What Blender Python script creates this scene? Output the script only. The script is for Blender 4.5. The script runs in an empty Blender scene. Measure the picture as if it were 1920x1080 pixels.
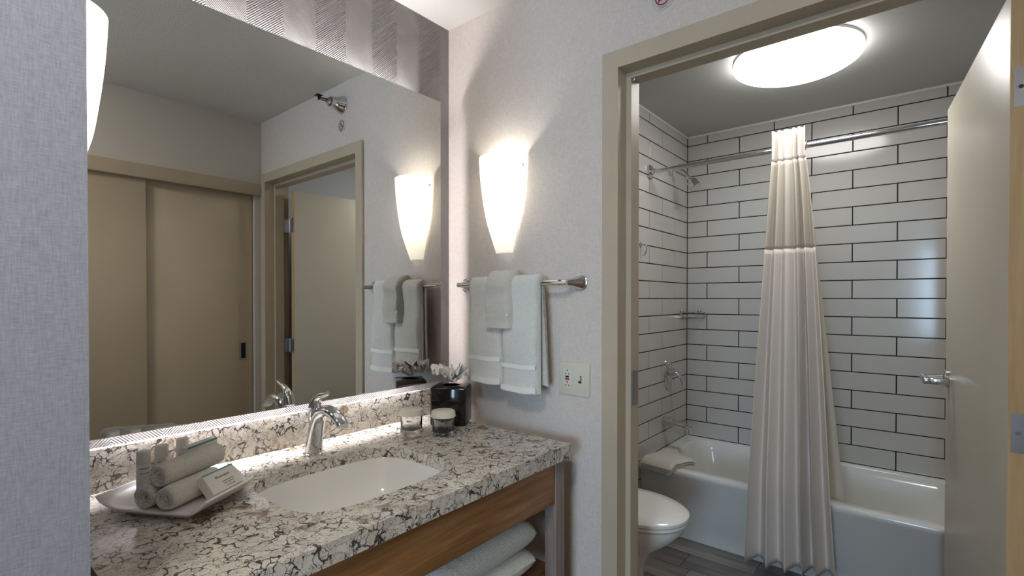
import bpy, bmesh, math, random
from mathutils import Vector, Matrix, noise

# ------------------------------------------------------------------ scene, camera, world, lights
scene = bpy.context.scene
COL = scene.collection
R = math.radians
CAM_H = 1.34
cam_d = bpy.data.cameras.new('camera')
cam = bpy.data.objects.new('camera', cam_d); COL.objects.link(cam)
cam_d.sensor_width = 36.0
cam_d.lens = 934.5 / 1920 * 36.0
cam_d.shift_y = 28.56 / 1920
cam_d.clip_start = 0.02
cam.location = (0, 0, CAM_H)
cam.rotation_euler = (R(90 - 0.51), 0, R(39.46))
scene.camera = cam

world = bpy.data.worlds.new('world'); scene.world = world
world.use_nodes = True
world.node_tree.nodes['Background'].inputs[0].default_value = (0.55, 0.68, 0.9, 1)
world.node_tree.nodes['Background'].inputs[1].default_value = 1.0

def area_light(name, loc, rot, sx, sy, power, color):
    l = bpy.data.lights.new(name, 'AREA'); l.shape = 'RECTANGLE'; l.size = sx; l.size_y = sy
    l.energy = power; l.color = color
    o = bpy.data.objects.new(name, l); COL.objects.link(o); o.location = loc; o.rotation_euler = rot
    return o
# daylight entering by the bedroom window behind the camera
area_light('window_daylight', (0.75, -4.42, 1.45), (R(88), 0, R(0)), 1.5, 1.5, 58, (0.50, 0.74, 1.0))

scene.view_settings.view_transform = 'Standard'
scene.view_settings.look = 'None'
scene.view_settings.exposure = 0.88
scene.view_settings.gamma = 1.0
scene.view_settings.use_curve_mapping = False
scene.cycles.use_denoising = True
scene.cycles.use_adaptive_sampling = True
scene.cycles.adaptive_threshold = 0.02
scene.cycles.max_bounces = 9
scene.cycles.diffuse_bounces = 3
scene.cycles.glossy_bounces = 4
scene.cycles.transmission_bounces = 9
scene.cycles.caustics_reflective = False
scene.cycles.caustics_refractive = False
scene.cycles.sample_clamp_indirect = 4.0

# ------------------------------------------------------------------ key measures (metres)
XM, DW = -1.563, 1.4745          # mirror wall, door wall
ZC, ZCB = 2.481, 2.459           # ceilings
XG = -1.502                      # mirror face
ZT = 0.87                        # counter top
CX0, CX1, CY0, CY1 = XM, -0.88, 0.203, 1.368
XT, YT, XTR = -1.266, 3.4557, 0.258   # tile walls of the tub alcove
XCL = 0.325                      # closet wall
YST, XST = 0.150, -0.835          # partition beside the vanity

# ------------------------------------------------------------------ materials
def srgb(r, g, b):
    f = lambda c: (c / 255 / 12.92) if c / 255 <= 0.04045 else ((c / 255 + 0.055) / 1.055) ** 2.4
    return (f(r), f(g), f(b), 1)

class NT:
    def __init__(s, name):
        s.m = bpy.data.materials.new(name); s.m.use_nodes = True
        s.t = s.m.node_tree; s.b = s.t.nodes['Principled BSDF']; s.out = s.t.nodes['Material Output']
    def n(s, typ, **kw):
        nd = s.t.nodes.new(typ)
        for k, v in kw.items():
            if k.startswith('_'): setattr(nd, k[1:], v)
            else: nd.inputs[k.replace('__', ' ')].default_value = v
        return nd
    def l(s, a, b): s.t.links.new(a, b)
    def coord(s, scale=(1, 1, 1), rot=(0, 0, 0), kind='Object'):
        tc = s.n('ShaderNodeTexCoord'); mp = s.n('ShaderNodeMapping')
        mp.inputs['Scale'].default_value = scale; mp.inputs['Rotation'].default_value = rot
        s.l(tc.outputs[kind], mp.inputs[0]); return mp.outputs[0]
    def ramp(s, fac, stops):
        r = s.n('ShaderNodeValToRGB'); e = r.color_ramp.elements
        while len(e) < len(stops): e.new(0.5)
        for i, (p, c) in enumerate(stops):
            e[i].position = p; e[i].color = c if len(c) == 4 else (*c, 1)
        s.l(fac, r.inputs[0]); return r.outputs[0]
    def mix(s, fac, a, b, mode='MIX'):
        m = s.n('ShaderNodeMix', _data_type='RGBA', _blend_type=mode)
        for sock, v in ((m.inputs[0], fac), (m.inputs[6], a), (m.inputs[7], b)):
            if hasattr(v, 'is_linked') or hasattr(v, 'links'): s.l(v, sock)
            else: sock.default_value = v
        return m.outputs[2]
    def bump(s, h, strength=0.3, dist=0.002):
        b = s.n('ShaderNodeBump', Strength=strength, Distance=dist); s.l(h, b.inputs['Height'])
        s.l(b.outputs[0], s.b.inputs['Normal'])
    def base(s, v):
        if hasattr(v, 'links'): s.l(v, s.b.inputs['Base Color'])
        else: s.b.inputs['Base Color'].default_value = v

MATS = {}
def plain(name, col, rough=0.5, metal=0.0, spec=0.5, bump=None, var=None, coat=0.0):
    if name in MATS: return MATS[name]
    t = NT(name); t.base(col); t.b.inputs['Roughness'].default_value = rough
    t.b.inputs['Metallic'].default_value = metal; t.b.inputs['Specular IOR Level'].default_value = spec
    t.b.inputs['Coat Weight'].default_value = coat
    if var:
        nz = t.n('ShaderNodeTexNoise', Scale=var[0], Detail=3.0); t.l(t.coord(), nz.inputs[0])
        d = tuple(max(0, c * (1 - var[1])) for c in col[:3]) + (1,)
        u = tuple(min(1, c * (1 + var[1])) for c in col[:3]) + (1,)
        t.base(t.ramp(nz.outputs[0], [(0.3, d), (0.7, u)]))
    if bump:
        nz = t.n('ShaderNodeTexNoise', Scale=bump[0], Detail=4.0); t.l(t.coord(), nz.inputs[0])
        t.bump(nz.outputs[0], bump[1], bump[2])
    MATS[name] = t.m; return t.m

def linen(name, col, amt=0.10):
    t = NT(name)
    a = t.n('ShaderNodeTexNoise', Scale=1.0, Detail=3.0); t.l(t.coord((520, 520, 60)), a.inputs[0])
    b = t.n('ShaderNodeTexNoise', Scale=1.0, Detail=3.0); t.l(t.coord((70, 70, 520)), b.inputs[0])
    m = t.n('ShaderNodeMath', _operation='ADD'); t.l(a.outputs[0], m.inputs[0]); t.l(b.outputs[0], m.inputs[1])
    h = t.n('ShaderNodeMath', _operation='MULTIPLY'); t.l(m.outputs[0], h.inputs[0]); h.inputs[1].default_value = 0.5
    lo = tuple(c * (1 - amt) for c in col[:3]); hi = tuple(min(1, c * (1 + amt)) for c in col[:3])
    t.base(t.ramp(h.outputs[0], [(0.35, lo), (0.65, hi)]))
    t.b.inputs['Roughness'].default_value = 0.75; t.b.inputs['Specular IOR Level'].default_value = 0.25
    t.bump(h.outputs[0], 0.25, 0.001)
    return t.m

def herringbone(name, col):
    # fine ribbed strips laid in a zigzag, on a wall in the yz plane
    t = NT(name)
    tc = t.n('ShaderNodeTexCoord'); sx = t.n('ShaderNodeSeparateXYZ'); t.l(tc.outputs['Object'], sx.inputs[0])
    M = lambda op, a, b=None: _math(t, op, a, b)
    y, z = sx.outputs[1], sx.outputs[2]
    W = 0.11
    zig = M('PINGPONG', y, W)
    ph = M('ADD', z, zig)
    fine = M('SINE', M('MULTIPLY', ph, 2 * math.pi / 0.0075))
    side = M('GREATER_THAN', M('MODULO', M('ADD', y, 40 * W), 2 * W), W)
    band = M('FLOOR', M('DIVIDE', ph, 0.05))
    comb = t.n('ShaderNodeCombineXYZ'); t.l(band, comb.inputs[0]); t.l(side, comb.inputs[1])
    wn = t.n('ShaderNodeTexWhiteNoise', _noise_dimensions='3D'); t.l(comb.outputs[0], wn.inputs[0])
    f = M('ADD', M('MULTIPLY', fine, 0.12), M('MULTIPLY', wn.outputs[0], 0.14))
    lo = tuple(c * 0.86 for c in col[:3]); hi = tuple(min(1, c * 1.12) for c in col[:3])
    t.base(t.ramp(f, [(-0.0, lo), (0.26, hi)]))
    t.b.inputs['Roughness'].default_value = 0.55
    t.bump(fine, 0.9, 0.002)
    return t.m
def _math(t, op, a, b=None):
    m = t.n('ShaderNodeMath', _operation=op)
    for i, v in enumerate((a, b)):
        if v is None: continue
        if hasattr(v, 'links'): t.l(v, m.inputs[i])
        else: m.inputs[i].default_value = v
    return m.outputs[0]

def quartz(name):
    t = NT(name)
    co = t.coord()
    wz = t.n('ShaderNodeTexNoise', Scale=22.0, Detail=4.0); t.l(co, wz.inputs[0])
    wsub = t.n('ShaderNodeVectorMath', _operation='SUBTRACT'); t.l(wz.outputs['Color'], wsub.inputs[0]); wsub.inputs[1].default_value = (.5, .5, .5)
    wsc = t.n('ShaderNodeVectorMath', _operation='SCALE'); t.l(wsub.outputs[0], wsc.inputs[0]); wsc.inputs['Scale'].default_value = 0.058
    wad = t.n('ShaderNodeVectorMath', _operation='ADD'); t.l(co, wad.inputs[0]); t.l(wsc.outputs[0], wad.inputs[1])
    def veins(scale, w0, w1, seed):
        mp = t.n('ShaderNodeMapping'); mp.inputs['Location'].default_value = (seed, seed * 2, seed * 3); t.l(wad.outputs[0], mp.inputs[0])
        v = t.n('ShaderNodeTexVoronoi', _feature='DISTANCE_TO_EDGE', Scale=scale); t.l(mp.outputs[0], v.inputs['Vector'])
        nz = t.n('ShaderNodeTexNoise', Scale=scale * 0.7, Detail=2.0); t.l(mp.outputs[0], nz.inputs[0])
        wid = t.n('ShaderNodeMapRange'); t.l(nz.outputs[0], wid.inputs[0])
        wid.inputs[1].default_value = 0.44; wid.inputs[2].default_value = 0.72; wid.inputs[3].default_value = w0; wid.inputs[4].default_value = w1
        d = _math(t, 'DIVIDE', v.outputs['Distance'], wid.outputs[0])
        inv = t.n('ShaderNodeMapRange', _interpolation_type='SMOOTHSTEP'); t.l(d, inv.inputs[0])
        inv.inputs[1].default_value = 0.25; inv.inputs[2].default_value = 1.0; inv.inputs[3].default_value = 1.0; inv.inputs[4].default_value = 0.0
        return inv.outputs[0]
    v1 = veins(44, 0.014, 0.17, 1.3)
    v2 = veins(105, 0.001, 0.16, 4.7)
    cell = t.n('ShaderNodeTexVoronoi', Scale=46.0); mp = t.n('ShaderNodeMapping'); mp.inputs['Location'].default_value = (1.3, 2.6, 3.9)
    t.l(wad.outputs[0], mp.inputs[0]); t.l(mp.outputs[0], cell.inputs['Vector'])
    sep = t.n('ShaderNodeSeparateColor'); t.l(cell.outputs['Color'], sep.inputs[0])
    body = t.ramp(sep.outputs[0], [(0.0, srgb(222, 215, 200)), (0.45, srgb(238, 233, 222)), (0.75, srgb(228, 222, 212)), (1.0, srgb(206, 199, 190))])
    big = t.n('ShaderNodeTexNoise', Scale=9.0, Detail=5.0, Roughness=0.62); t.l(wad.outputs[0], big.inputs[0])
    brown = t.ramp(big.outputs[0], [(0.60, (0, 0, 0, 1)), (0.66, (1, 1, 1, 1))])
    c = t.mix(brown, body, srgb(158, 136, 112))
    tint = t.n('ShaderNodeTexNoise', Scale=5.0, Detail=2.0); t.l(co, tint.inputs[0])
    vc = t.ramp(tint.outputs[0], [(0.35, srgb(34, 30, 32)), (0.65, srgb(78, 64, 60))])
    k1 = _math(t, 'MULTIPLY', v1, 0.96); k2 = _math(t, 'MULTIPLY', v2, 0.6)
    c = t.mix(k1, c, vc); c = t.mix(k2, c, vc)
    t.base(c); t.b.inputs['Roughness'].default_value = 0.16; t.b.inputs['Specular IOR Level'].default_value = 0.5
    return t.m

def wood(name, c0, c1, c2, axis=1, rough=0.45, sc=1.0):
    t = NT(name)
    s = [38 * sc] * 3; s[axis] = 2.6 * sc
    co = t.coord(tuple(s))
    nz = t.n('ShaderNodeTexNoise', Scale=1.0, Detail=6.0, Roughness=0.6, Distortion=0.6); t.l(co, nz.inputs[0])
    s2 = [6 * sc] * 3; s2[axis] = 1.2 * sc
    n2 = t.n('ShaderNodeTexNoise', Scale=1.0, Detail=2.0); t.l(t.coord(tuple(s2)), n2.inputs[0])
    f = _math(t, 'ADD', _math(t, 'MULTIPLY', nz.outputs[0], 0.6), _math(t, 'MULTIPLY', n2.outputs[0], 0.4))
    t.base(t.ramp(f, [(0.32, c0), (0.5, c1), (0.68, c2)]))
    t.b.inputs['Roughness'].default_value = rough
    t.bump(nz.outputs[0], 0.12, 0.001)
    return t.m

def terry(name, col):
    t = NT(name)
    nz = t.n('ShaderNodeTexNoise', Scale=330.0, Detail=3.0); t.l(t.coord(), nz.inputs[0])
    n2 = t.n('ShaderNodeTexNoise', Scale=45.0, Detail=3.0); t.l(t.coord(), n2.inputs[0])
    h = _math(t, 'ADD', nz.outputs[0], _math(t, 'MULTIPLY', n2.outputs[0], 0.9))
    lo = tuple(c * 0.86 for c in col[:3])
    t.base(t.ramp(nz.outputs[0], [(0.3, lo), (0.6, col[:3])]))
    t.b.inputs['Roughness'].default_value = 0.95; t.b.inputs['Specular IOR Level'].default_value = 0.1
    t.b.inputs['Sheen Weight'].default_value = 0.25
    t.bump(h, 0.8, 0.006)
    return t.m

def emissive(name, col, strength, base=(0.8, 0.8, 0.8, 1)):
    t = NT(name); t.base(base); t.b.inputs['Emission Color'].default_value = col
    t.b.inputs['Emission Strength'].default_value = strength; t.b.inputs['Roughness'].default_value = 0.4
    return t.m

def fabric_sheer(name, col, trans, warm=(1.0, 0.86, 0.70)):
    t = NT(name); t.base(col); t.b.inputs['Roughness'].default_value = 0.8; t.b.inputs['Specular IOR Level'].default_value = 0.15
    tr = t.n('ShaderNodeBsdfTranslucent'); tr.inputs[0].default_value = (col[0] * warm[0], col[1] * warm[1], col[2] * warm[2], 1)
    mx = t.n('ShaderNodeMixShader'); mx.inputs[0].default_value = trans
    t.l(t.b.outputs[0], mx.inputs[1]); t.l(tr.outputs[0], mx.inputs[2]); t.l(mx.outputs[0], t.out.inputs[0])
    w = t.n('ShaderNodeTexNoise', Scale=1.0, Detail=2.0); t.l(t.coord((900, 900, 60)), w.inputs[0]); t.bump(w.outputs[0], 0.1, 0.001)
    return t.m

M = {}
M['door_paper'] = linen('linen_wallpaper', srgb(222, 212, 204), 0.10)
M['hall_paper'] = linen('linen_wallpaper_grey', srgb(166, 168, 180), 0.16)
M['mirror_paper'] = herringbone('herringbone_wallpaper', srgb(150, 146, 146))
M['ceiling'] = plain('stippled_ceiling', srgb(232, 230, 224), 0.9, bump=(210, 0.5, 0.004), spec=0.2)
M['paint'] = plain('off_white_wall_paint', srgb(214, 209, 197), 0.7, bump=(300, 0.08, 0.001))
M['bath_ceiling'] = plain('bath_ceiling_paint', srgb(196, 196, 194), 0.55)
M['bath_wall'] = plain('bath_wall_paint', srgb(196, 200, 202), 0.6)
M['white_trim'] = plain('white_caulk', srgb(236, 236, 232), 0.5)
M['frame'] = plain('beige_frame_paint', srgb(196, 182, 160), 0.38, var=(6, 0.03))
M['door'] = plain('beige_door_laminate', srgb(216, 209, 190), 0.34, var=(3, 0.03), spec=0.5)
M['closet'] = plain('closet_door_laminate', srgb(200, 184, 158), 0.30, var=(3, 0.03))
M['maple'] = wood('maple_edge', srgb(196, 160, 112), srgb(214, 182, 134), srgb(226, 198, 152), 2)
M['grout'] = plain('dark_grout', srgb(24, 24, 28), 0.9)
M['tile'] = plain('white_glazed_tile', srgb(204, 202, 197), 0.12, var=(1.5, 0.02), spec=0.55)
M['quartz'] = quartz('speckled_quartz')
M['porcelain'] = plain('white_porcelain', srgb(250, 250, 247), 0.08, spec=0.6)
M['tub'] = plain('white_enamel', srgb(236, 237, 234), 0.12, spec=0.55)
M['chrome'] = plain('chrome', (0.66, 0.67, 0.69, 1), 0.06, 1.0)
M['satin'] = plain('satin_steel', (0.46, 0.46, 0.47, 1), 0.34, 1.0)
M['dark_metal'] = plain('dark_metal', srgb(60, 52, 44), 0.35, 0.9)
M['brass'] = plain('brass', (0.75, 0.55, 0.3, 1), 0.25, 1.0)
M['mirror'] = plain('mirror_silver', (0.84, 0.84, 0.815, 1), 0.0, 1.0)
M['housing'] = plain('white_backing', srgb(230, 230, 230), 0.6)
M['wood'] = wood('brown_vanity_wood', srgb(112, 72, 36), srgb(166, 120, 74), srgb(206, 164, 116), 1)
M['wood_v'] = wood('grey_brown_leg_wood', srgb(120, 104, 96), srgb(150, 134, 126), srgb(172, 158, 150), 2)
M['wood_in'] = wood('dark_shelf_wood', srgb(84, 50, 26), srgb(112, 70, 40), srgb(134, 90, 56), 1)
M['terry'] = terry('white_terry', srgb(250, 248, 240))
M['band'] = plain('woven_towel_band', srgb(250, 248, 242), 0.85, bump=(900, 0.2, 0.001), spec=0.1)
M['terry2'] = terry('cream_terry', srgb(240, 236, 226))
M['plate'] = plain('almond_plastic', srgb(222, 218, 200), 0.35)
M['almond2'] = plain('light_almond_plastic', srgb(228, 225, 212), 0.35)
M['black'] = plain('black_plastic', srgb(22, 22, 22), 0.4)
M['red'] = plain('red_button', srgb(196, 78, 48), 0.4)
M['sign_red'] = plain('sign_red', srgb(176, 20, 26), 0.5)
M['sign_clear'] = plain('sign_backing', srgb(206, 203, 198), 0.4)
M['tray'] = plain('white_melamine', srgb(244, 240, 240), 0.2)
M['bottle'] = plain('pearl_bottle', srgb(240, 238, 230), 0.28)
M['bottle2'] = plain('cream_bottle', srgb(246, 234, 214), 0.28)
M['bottle3'] = plain('peach_bottle', srgb(248, 228, 214), 0.28)
M['cap'] = plain('white_cap', srgb(244, 242, 236), 0.3)
M['teal'] = plain('teal_print', srgb(84, 150, 152), 0.5)
M['ink'] = plain('brown_ink', srgb(150, 132, 120), 0.6)
M['card'] = plain('white_carton', srgb(236, 236, 228), 0.5)
M['lid'] = plain('white_paper_lid', srgb(240, 236, 222), 0.6, bump=(200, 0.1, 0.001))
M['box'] = plain('black_lacquer', srgb(20, 15, 15), 0.08, spec=0.6)
M['tissue'] = plain('tissue_paper', srgb(255, 253, 250), 0.9, spec=0.1)
M['curtain'] = fabric_sheer('cream_curtain', srgb(254, 248, 242), 0.22, (1, .86, .68))
M['sheer'] = fabric_sheer('sheer_curtain', srgb(238, 234, 224), 0.35)
M['liner'] = fabric_sheer('white_liner', srgb(238, 236, 226), 0.4)
M['carpet'] = plain('brown_carpet', srgb(120, 104, 88), 0.95, bump=(400, 0.6, 0.004))
M['mortar'] = plain('light_floor_grout', srgb(150, 148, 146), 0.9)
M['led'] = emissive('led_strip', (1.0, 0.965, 1.0, 1), 34.0)
M['led_b'] = emissive('led_strip_bottom', (1.0, 0.965, 1.0, 1), 24.0)
M['led_v'] = emissive('led_strip_side', (1.0, 0.965, 1.0, 1), 7.0)
def glass(name):
    t = NT(name); t.b.inputs['Transmission Weight'].default_value = 1.0; t.b.inputs['Roughness'].default_value = 0.0
    t.b.inputs['IOR'].default_value = 1.45; t.base((1, 1, 1, 1)); return t.m
M['glass'] = glass('clear_glass')
def window_glass():
    t = NT('window_pane'); tr = t.n('ShaderNodeBsdfTransparent'); t.l(tr.outputs[0], t.out.inputs[0]); return t.m
M['pane'] = window_glass()
def shade_mat(name, col, emit, trans):
    t = NT(name); t.base(col); t.b.inputs['Roughness'].default_value = 0.35
    t.b.inputs['Emission Color'].default_value = (1.0, 0.97, 0.91, 1); t.b.inputs['Emission Strength'].default_value = emit
    tr = t.n('ShaderNodeBsdfTranslucent'); tr.inputs[0].default_value = (1, 0.98, 0.93, 1)
    mx = t.n('ShaderNodeMixShader'); mx.inputs[0].default_value = trans
    t.l(t.b.outputs[0], mx.inputs[1]); t.l(tr.outputs[0], mx.inputs[2]); t.l(mx.outputs[0], t.out.inputs[0])
    return t.m
M['shade'] = shade_mat('frosted_glass_shade', srgb(252, 250, 244), 0.42, 0.7)
M['shade'].cycles.emission_sampling = 'NONE'
M['dome'] = emissive('frosted_dome', (1.0, 0.98, 0.95, 1), 6.8)
PLANKS = [wood('plank_tile_%d' % i, srgb(*a), srgb(*b), srgb(*c), 0, 0.35, 0.8) for i, (a, b, c) in enumerate([
    ((98, 94, 92), (136, 132, 128), (172, 166, 158)), ((86, 82, 84), (116, 112, 112), (146, 140, 138)), ((122, 112, 98), (158, 148, 132), (186, 176, 158))])]

# ------------------------------------------------------------------ mesh helpers
def link(name, me, mat, parent=None, loc=(0, 0, 0), smooth=None):
    if mat is not None and not me.materials: me.materials.append(mat)
    if smooth is not None:
        for p in me.polygons: p.use_smooth = True
        me.set_sharp_from_angle(angle=R(smooth))
    o = bpy.data.objects.new(name, me); COL.objects.link(o)
    if parent is not None:
        o.parent = parent; o.location = Vector(loc) - wl(parent)
    else: o.location = loc
    return o
def wl(o):
    v = Vector(o.location)
    while o.parent: o = o.parent; v += Vector(o.location)
    return v
def emit(name, bm, mat, parent=None, smooth=None):
    """link a world-space bmesh as one object with its origin at the centre of its bounds"""
    bmesh.ops.recalc_face_normals(bm, faces=bm.faces)
    xs = [v.co for v in bm.verts]
    lo = Vector([min(c[i] for c in xs) for i in range(3)]); hi = Vector([max(c[i] for c in xs) for i in range(3)])
    ce = (lo + hi) / 2; ce.z = lo.z
    bmesh.ops.translate(bm, verts=bm.verts, vec=-ce)
    me = bpy.data.meshes.new(name); bm.to_mesh(me); bm.free()
    return link(name, me, mat, parent, ce, smooth)
def add_box(bm, x0, x1, y0, y1, z0, z1, bevel=0.0, seg=2):
    vs = [bm.verts.new(p) for p in ((x0, y0, z0), (x1, y0, z0), (x1, y1, z0), (x0, y1, z0), (x0, y0, z1), (x1, y0, z1), (x1, y1, z1), (x0, y1, z1))]
    fs = [bm.faces.new([vs[i] for i in q]) for q in ((0, 3, 2, 1), (4, 5, 6, 7), (0, 1, 5, 4), (1, 2, 6, 5), (2, 3, 7, 6), (3, 0, 4, 7))]
    if bevel:
        es = list({e for f in fs for e in f.edges})
        bmesh.ops.bevel(bm, geom=es, offset=bevel, segments=seg, profile=0.5, affect='EDGES')
    return vs
def box(name, x0, x1, y0, y1, z0, z1, mat, parent=None, bevel=0.0, seg=2):
    bm = bmesh.new(); add_box(bm, x0, x1, y0, y1, z0, z1, bevel, seg)
    return emit(name, bm, mat, parent, 35 if bevel else None)
def boxes(name, lst, mat, parent=None):
    bm = bmesh.new()
    for b in lst: add_box(bm, *b)
    return emit(name, bm, mat, parent)
def grid(bm, rows, close_u=False, close_v=False):
    """rows: list of lists of points; returns vert grid"""
    vg = [[bm.verts.new(p) for p in r] for r in rows]
    nv = len(vg); nu = len(vg[0])
    for i in range(nv if close_v else nv - 1):
        for j in range(nu if close_u else nu - 1):
            a, b, c, d = vg[i][j], vg[i][(j + 1) % nu], vg[(i + 1) % nv][(j + 1) % nu], vg[(i + 1) % nv][j]
            try: bm.faces.new((a, b, c, d))
            except ValueError: pass
    return vg
def cap(bm, ring):
    try: bm.faces.new(ring)
    except ValueError: pass
def lathe(bm, prof, origin=(0, 0, 0), axis='Z', n=32, caps=True, sx=1, sy=1):
    o = Vector(origin)
    rows = []
    for r, h in prof:
        row = []
        for k in range(n):
            a = 2 * math.pi * k / n; u, v = r * math.cos(a) * sx, r * math.sin(a) * sy
            row.append(o + (Vector((u, v, h)) if axis == 'Z' else Vector((h, u, v)) if axis == 'X' else Vector((u, h, v))))
        rows.append(row)
    vg = grid(bm, rows, close_u=True)
    if caps: cap(bm, vg[0][::-1]); cap(bm, vg[-1])
    return vg
def tube(bm, pts, rad, n=12, caps=True, flat=None):
    """tube along pts, rad a number or list of r or (ra, rb)"""
    pts = [Vector(p) for p in pts]; N = len(pts)
    if not isinstance(rad, (list, tuple)): rad = [rad] * N
    up = Vector((0, 0, 1)); rows = []; prev = None
    for i, p in enumerate(pts):
        t = (pts[min(i + 1, N - 1)] - pts[max(i - 1, 0)]).normalized()
        if prev is None:
            s = t.cross(up)
            if s.length < 0.05: s = t.cross(Vector((0, 1, 0)))
            s.normalize()
        else:
            s = (prev - t * prev.dot(t)).normalized()
        prev = s; w = s.cross(t).normalized()
        ra, rb = rad[i] if isinstance(rad[i], (list, tuple)) else (rad[i], rad[i])
        rows.append([p + s * ra * math.cos(2 * math.pi * k / n) + w * rb * math.sin(2 * math.pi * k / n) for k in range(n)])
    vg = grid(bm, rows, close_u=True)
    if caps: cap(bm, vg[0][::-1]); cap(bm, vg[-1])
    return vg
def spline(ctrl, m=8):
    """Catmull-Rom through tuples of any width"""
    out = []; n = len(ctrl)
    for i in range(n - 1):
        p0, p1, p2, p3 = ctrl[max(i - 1, 0)], ctrl[i], ctrl[i + 1], ctrl[min(i + 2, n - 1)]
        for k in range(m):
            t = k / m
            out.append(tuple(0.5 * ((2 * b) + (-a + c) * t + (2 * a - 5 * b + 4 * c - d) * t * t + (-a + 3 * b - 3 * c + d) * t ** 3) for a, b, c, d in zip(p0, p1, p2, p3)))
    out.append(tuple(ctrl[-1])); return out
def thing(name, label, cat, loc, group=None):
    o = bpy.data.objects.new(name, None); COL.objects.link(o); o.location = loc; o.empty_display_size = 0.05
    return tag(o, label, cat, group)
def tag(o, label, cat, group=None, kind=None):
    o['label'] = label; o['category'] = cat
    if group: o['group'] = group
    if kind: o['kind'] = kind
    return o
def struct(o, label, cat): return tag(o, label, cat, kind='structure')
def text_mesh(body, size, extrude=0.0002, spacing=1.0):
    cu = bpy.data.curves.new('lettering', 'FONT'); cu.body = body; cu.size = size; cu.extrude = extrude
    cu.align_x = 'CENTER'; cu.align_y = 'CENTER'; cu.resolution_u = 3; cu.space_character = spacing
    ob = bpy.data.objects.new('lettering', cu); COL.objects.link(ob)
    dg = bpy.context.evaluated_depsgraph_get(); dg.update()
    me = bpy.data.meshes.new_from_object(ob.evaluated_get(dg))
    bpy.data.objects.remove(ob); bpy.data.curves.remove(cu)
    return me
def put_text(name, body, size, origin, xdir, ydir, mat, parent, bend=None):
    me = text_mesh(body, size); o, x, y = Vector(origin), Vector(xdir).normalized(), Vector(ydir).normalized(); n = x.cross(y)
    bm = bmesh.new(); bm.from_mesh(me)
    for v in bm.verts:
        p = v.co.copy()
        if bend: # wrap on a circle: bend(px, py, pz) -> world
            v.co = bend(p)
        else: v.co = o + x * p.x + y * p.y + n * (p.z + 0.0003)
    return emit(name, bm, mat, parent)

# ================================================================== STRUCTURE
struct(box('wall_mirror', XM - 0.10, XM, YST - 0.1, DW, 0, ZC, M['mirror_paper']), 'grey herringbone wallpaper wall behind the vanity mirror', 'wall')
FX0, FX1, FZ = -0.79, 0.285, 2.105      # rough opening behind the steel frame
struct(boxes('wall_door', [(XM - 0.1, FX0, DW, 1.60, 0, ZC), (FX1, 1.2, DW, 1.60, 0, ZC), (FX0, FX1, DW, 1.60, FZ, ZC)], M['door_paper']),
       'off-white linen wallpaper wall holding the sconce and bathroom doorway', 'wall')
struct(box('wall_hall', XM - 0.1, XST, -4.6, YST, 0, ZC, M['hall_paper']), 'blue-grey linen wallpaper partition at the left edge of the vanity', 'wall')
struct(boxes('wall_closet', [(XCL, XCL + 0.12, -1.4, DW, 2.03, ZC), (XCL, XCL + 0.12, 1.43, DW, 0, 2.03), (XCL, XCL + 0.7, -1.52, -1.40, 0, ZC), (XCL + 0.7, XCL + 0.8, -1.52, DW, 0, ZC)], M['paint']),
       'off-white painted wall above the sliding closet doors', 'wall')
struct(boxes('wall_right', [(1.9, 2.0, -4.6, -1.4, 0, ZC), (XCL + 0.7, 2.0, -1.52, -1.4, 0, ZC)], M['paint']), 'off-white painted side wall of the bedroom behind the camera', 'wall')
struct(boxes('wall_back', [(XST, 0.0, -4.6, -4.48, 0, ZC), (1.5, 2.0, -4.6, -4.48, 0, ZC), (0.0, 1.5, -4.6, -4.48, 0, 0.7), (0.0, 1.5, -4.6, -4.48, 2.2, ZC)], M['paint']),
       'off-white painted window wall far behind the camera', 'wall')
win = struct(boxes('window_1', [(0.0, 0.05, -4.58, -4.52, 0.7, 2.2), (1.45, 1.5, -4.58, -4.52, 0.7, 2.2), (0.05, 1.45, -4.58, -4.52, 0.7, 0.75), (0.05, 1.45, -4.58, -4.52, 2.15, 2.2), (0.73, 0.77, -4.58, -4.52, 0.75, 2.15)], M['white_trim']),
             'white framed bedroom window letting in daylight', 'window')
box('pane', 0.05, 0.73, -4.552, -4.548, 0.75, 2.15, M['pane'], win); box('pane', 0.77, 1.45, -4.552, -4.548, 0.75, 2.15, M['pane'], win)
struct(box('ceiling', XM - 0.1, 2.0, -4.6, 1.60, ZC, ZC + 0.1, M['ceiling']), 'white stippled ceiling over the vanity and hall', 'ceiling')
struct(box('floor_hall', XM - 0.1, 2.0, -4.6, 1.60, -0.1, 0, M['carpet']), 'brown carpet floor of the vanity alcove and hall', 'floor')
# bathroom shell
XBL = -1.45
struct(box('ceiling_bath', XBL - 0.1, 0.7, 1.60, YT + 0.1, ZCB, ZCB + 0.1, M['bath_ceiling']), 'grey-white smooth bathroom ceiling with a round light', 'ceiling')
struct(box('wall_bath_left', XBL - 0.1, XBL, 1.60, 2.66, 0, ZCB, M['bath_wall']), 'pale painted wall behind the toilet', 'wall')
XBR = 0.50
struct(boxes('wall_bath_right', [(XBR, XBR + 0.1, 1.60, 2.72, 0, ZCB), (XTR + 0.01, XBR + 0.1, 2.66, YT + 0.1, 0, ZCB)], M['bath_wall']), 'pale painted bathroom wall behind the open door', 'wall')
GT = 0.003
w_tb = struct(box('wall_tub_back', XT - 0.1, XTR + 0.1, YT + GT, YT + 0.1, 0, ZCB, M['grout']), 'long wall of white rectangular tiles with dark grout behind the tub', 'wall')
w_tl = struct(box('wall_tub_left', XBL - 0.1, XT - GT, 2.66, YT + GT, 0, ZCB, M['grout']), 'narrow tiled end wall carrying the shower fittings', 'wall')
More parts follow.
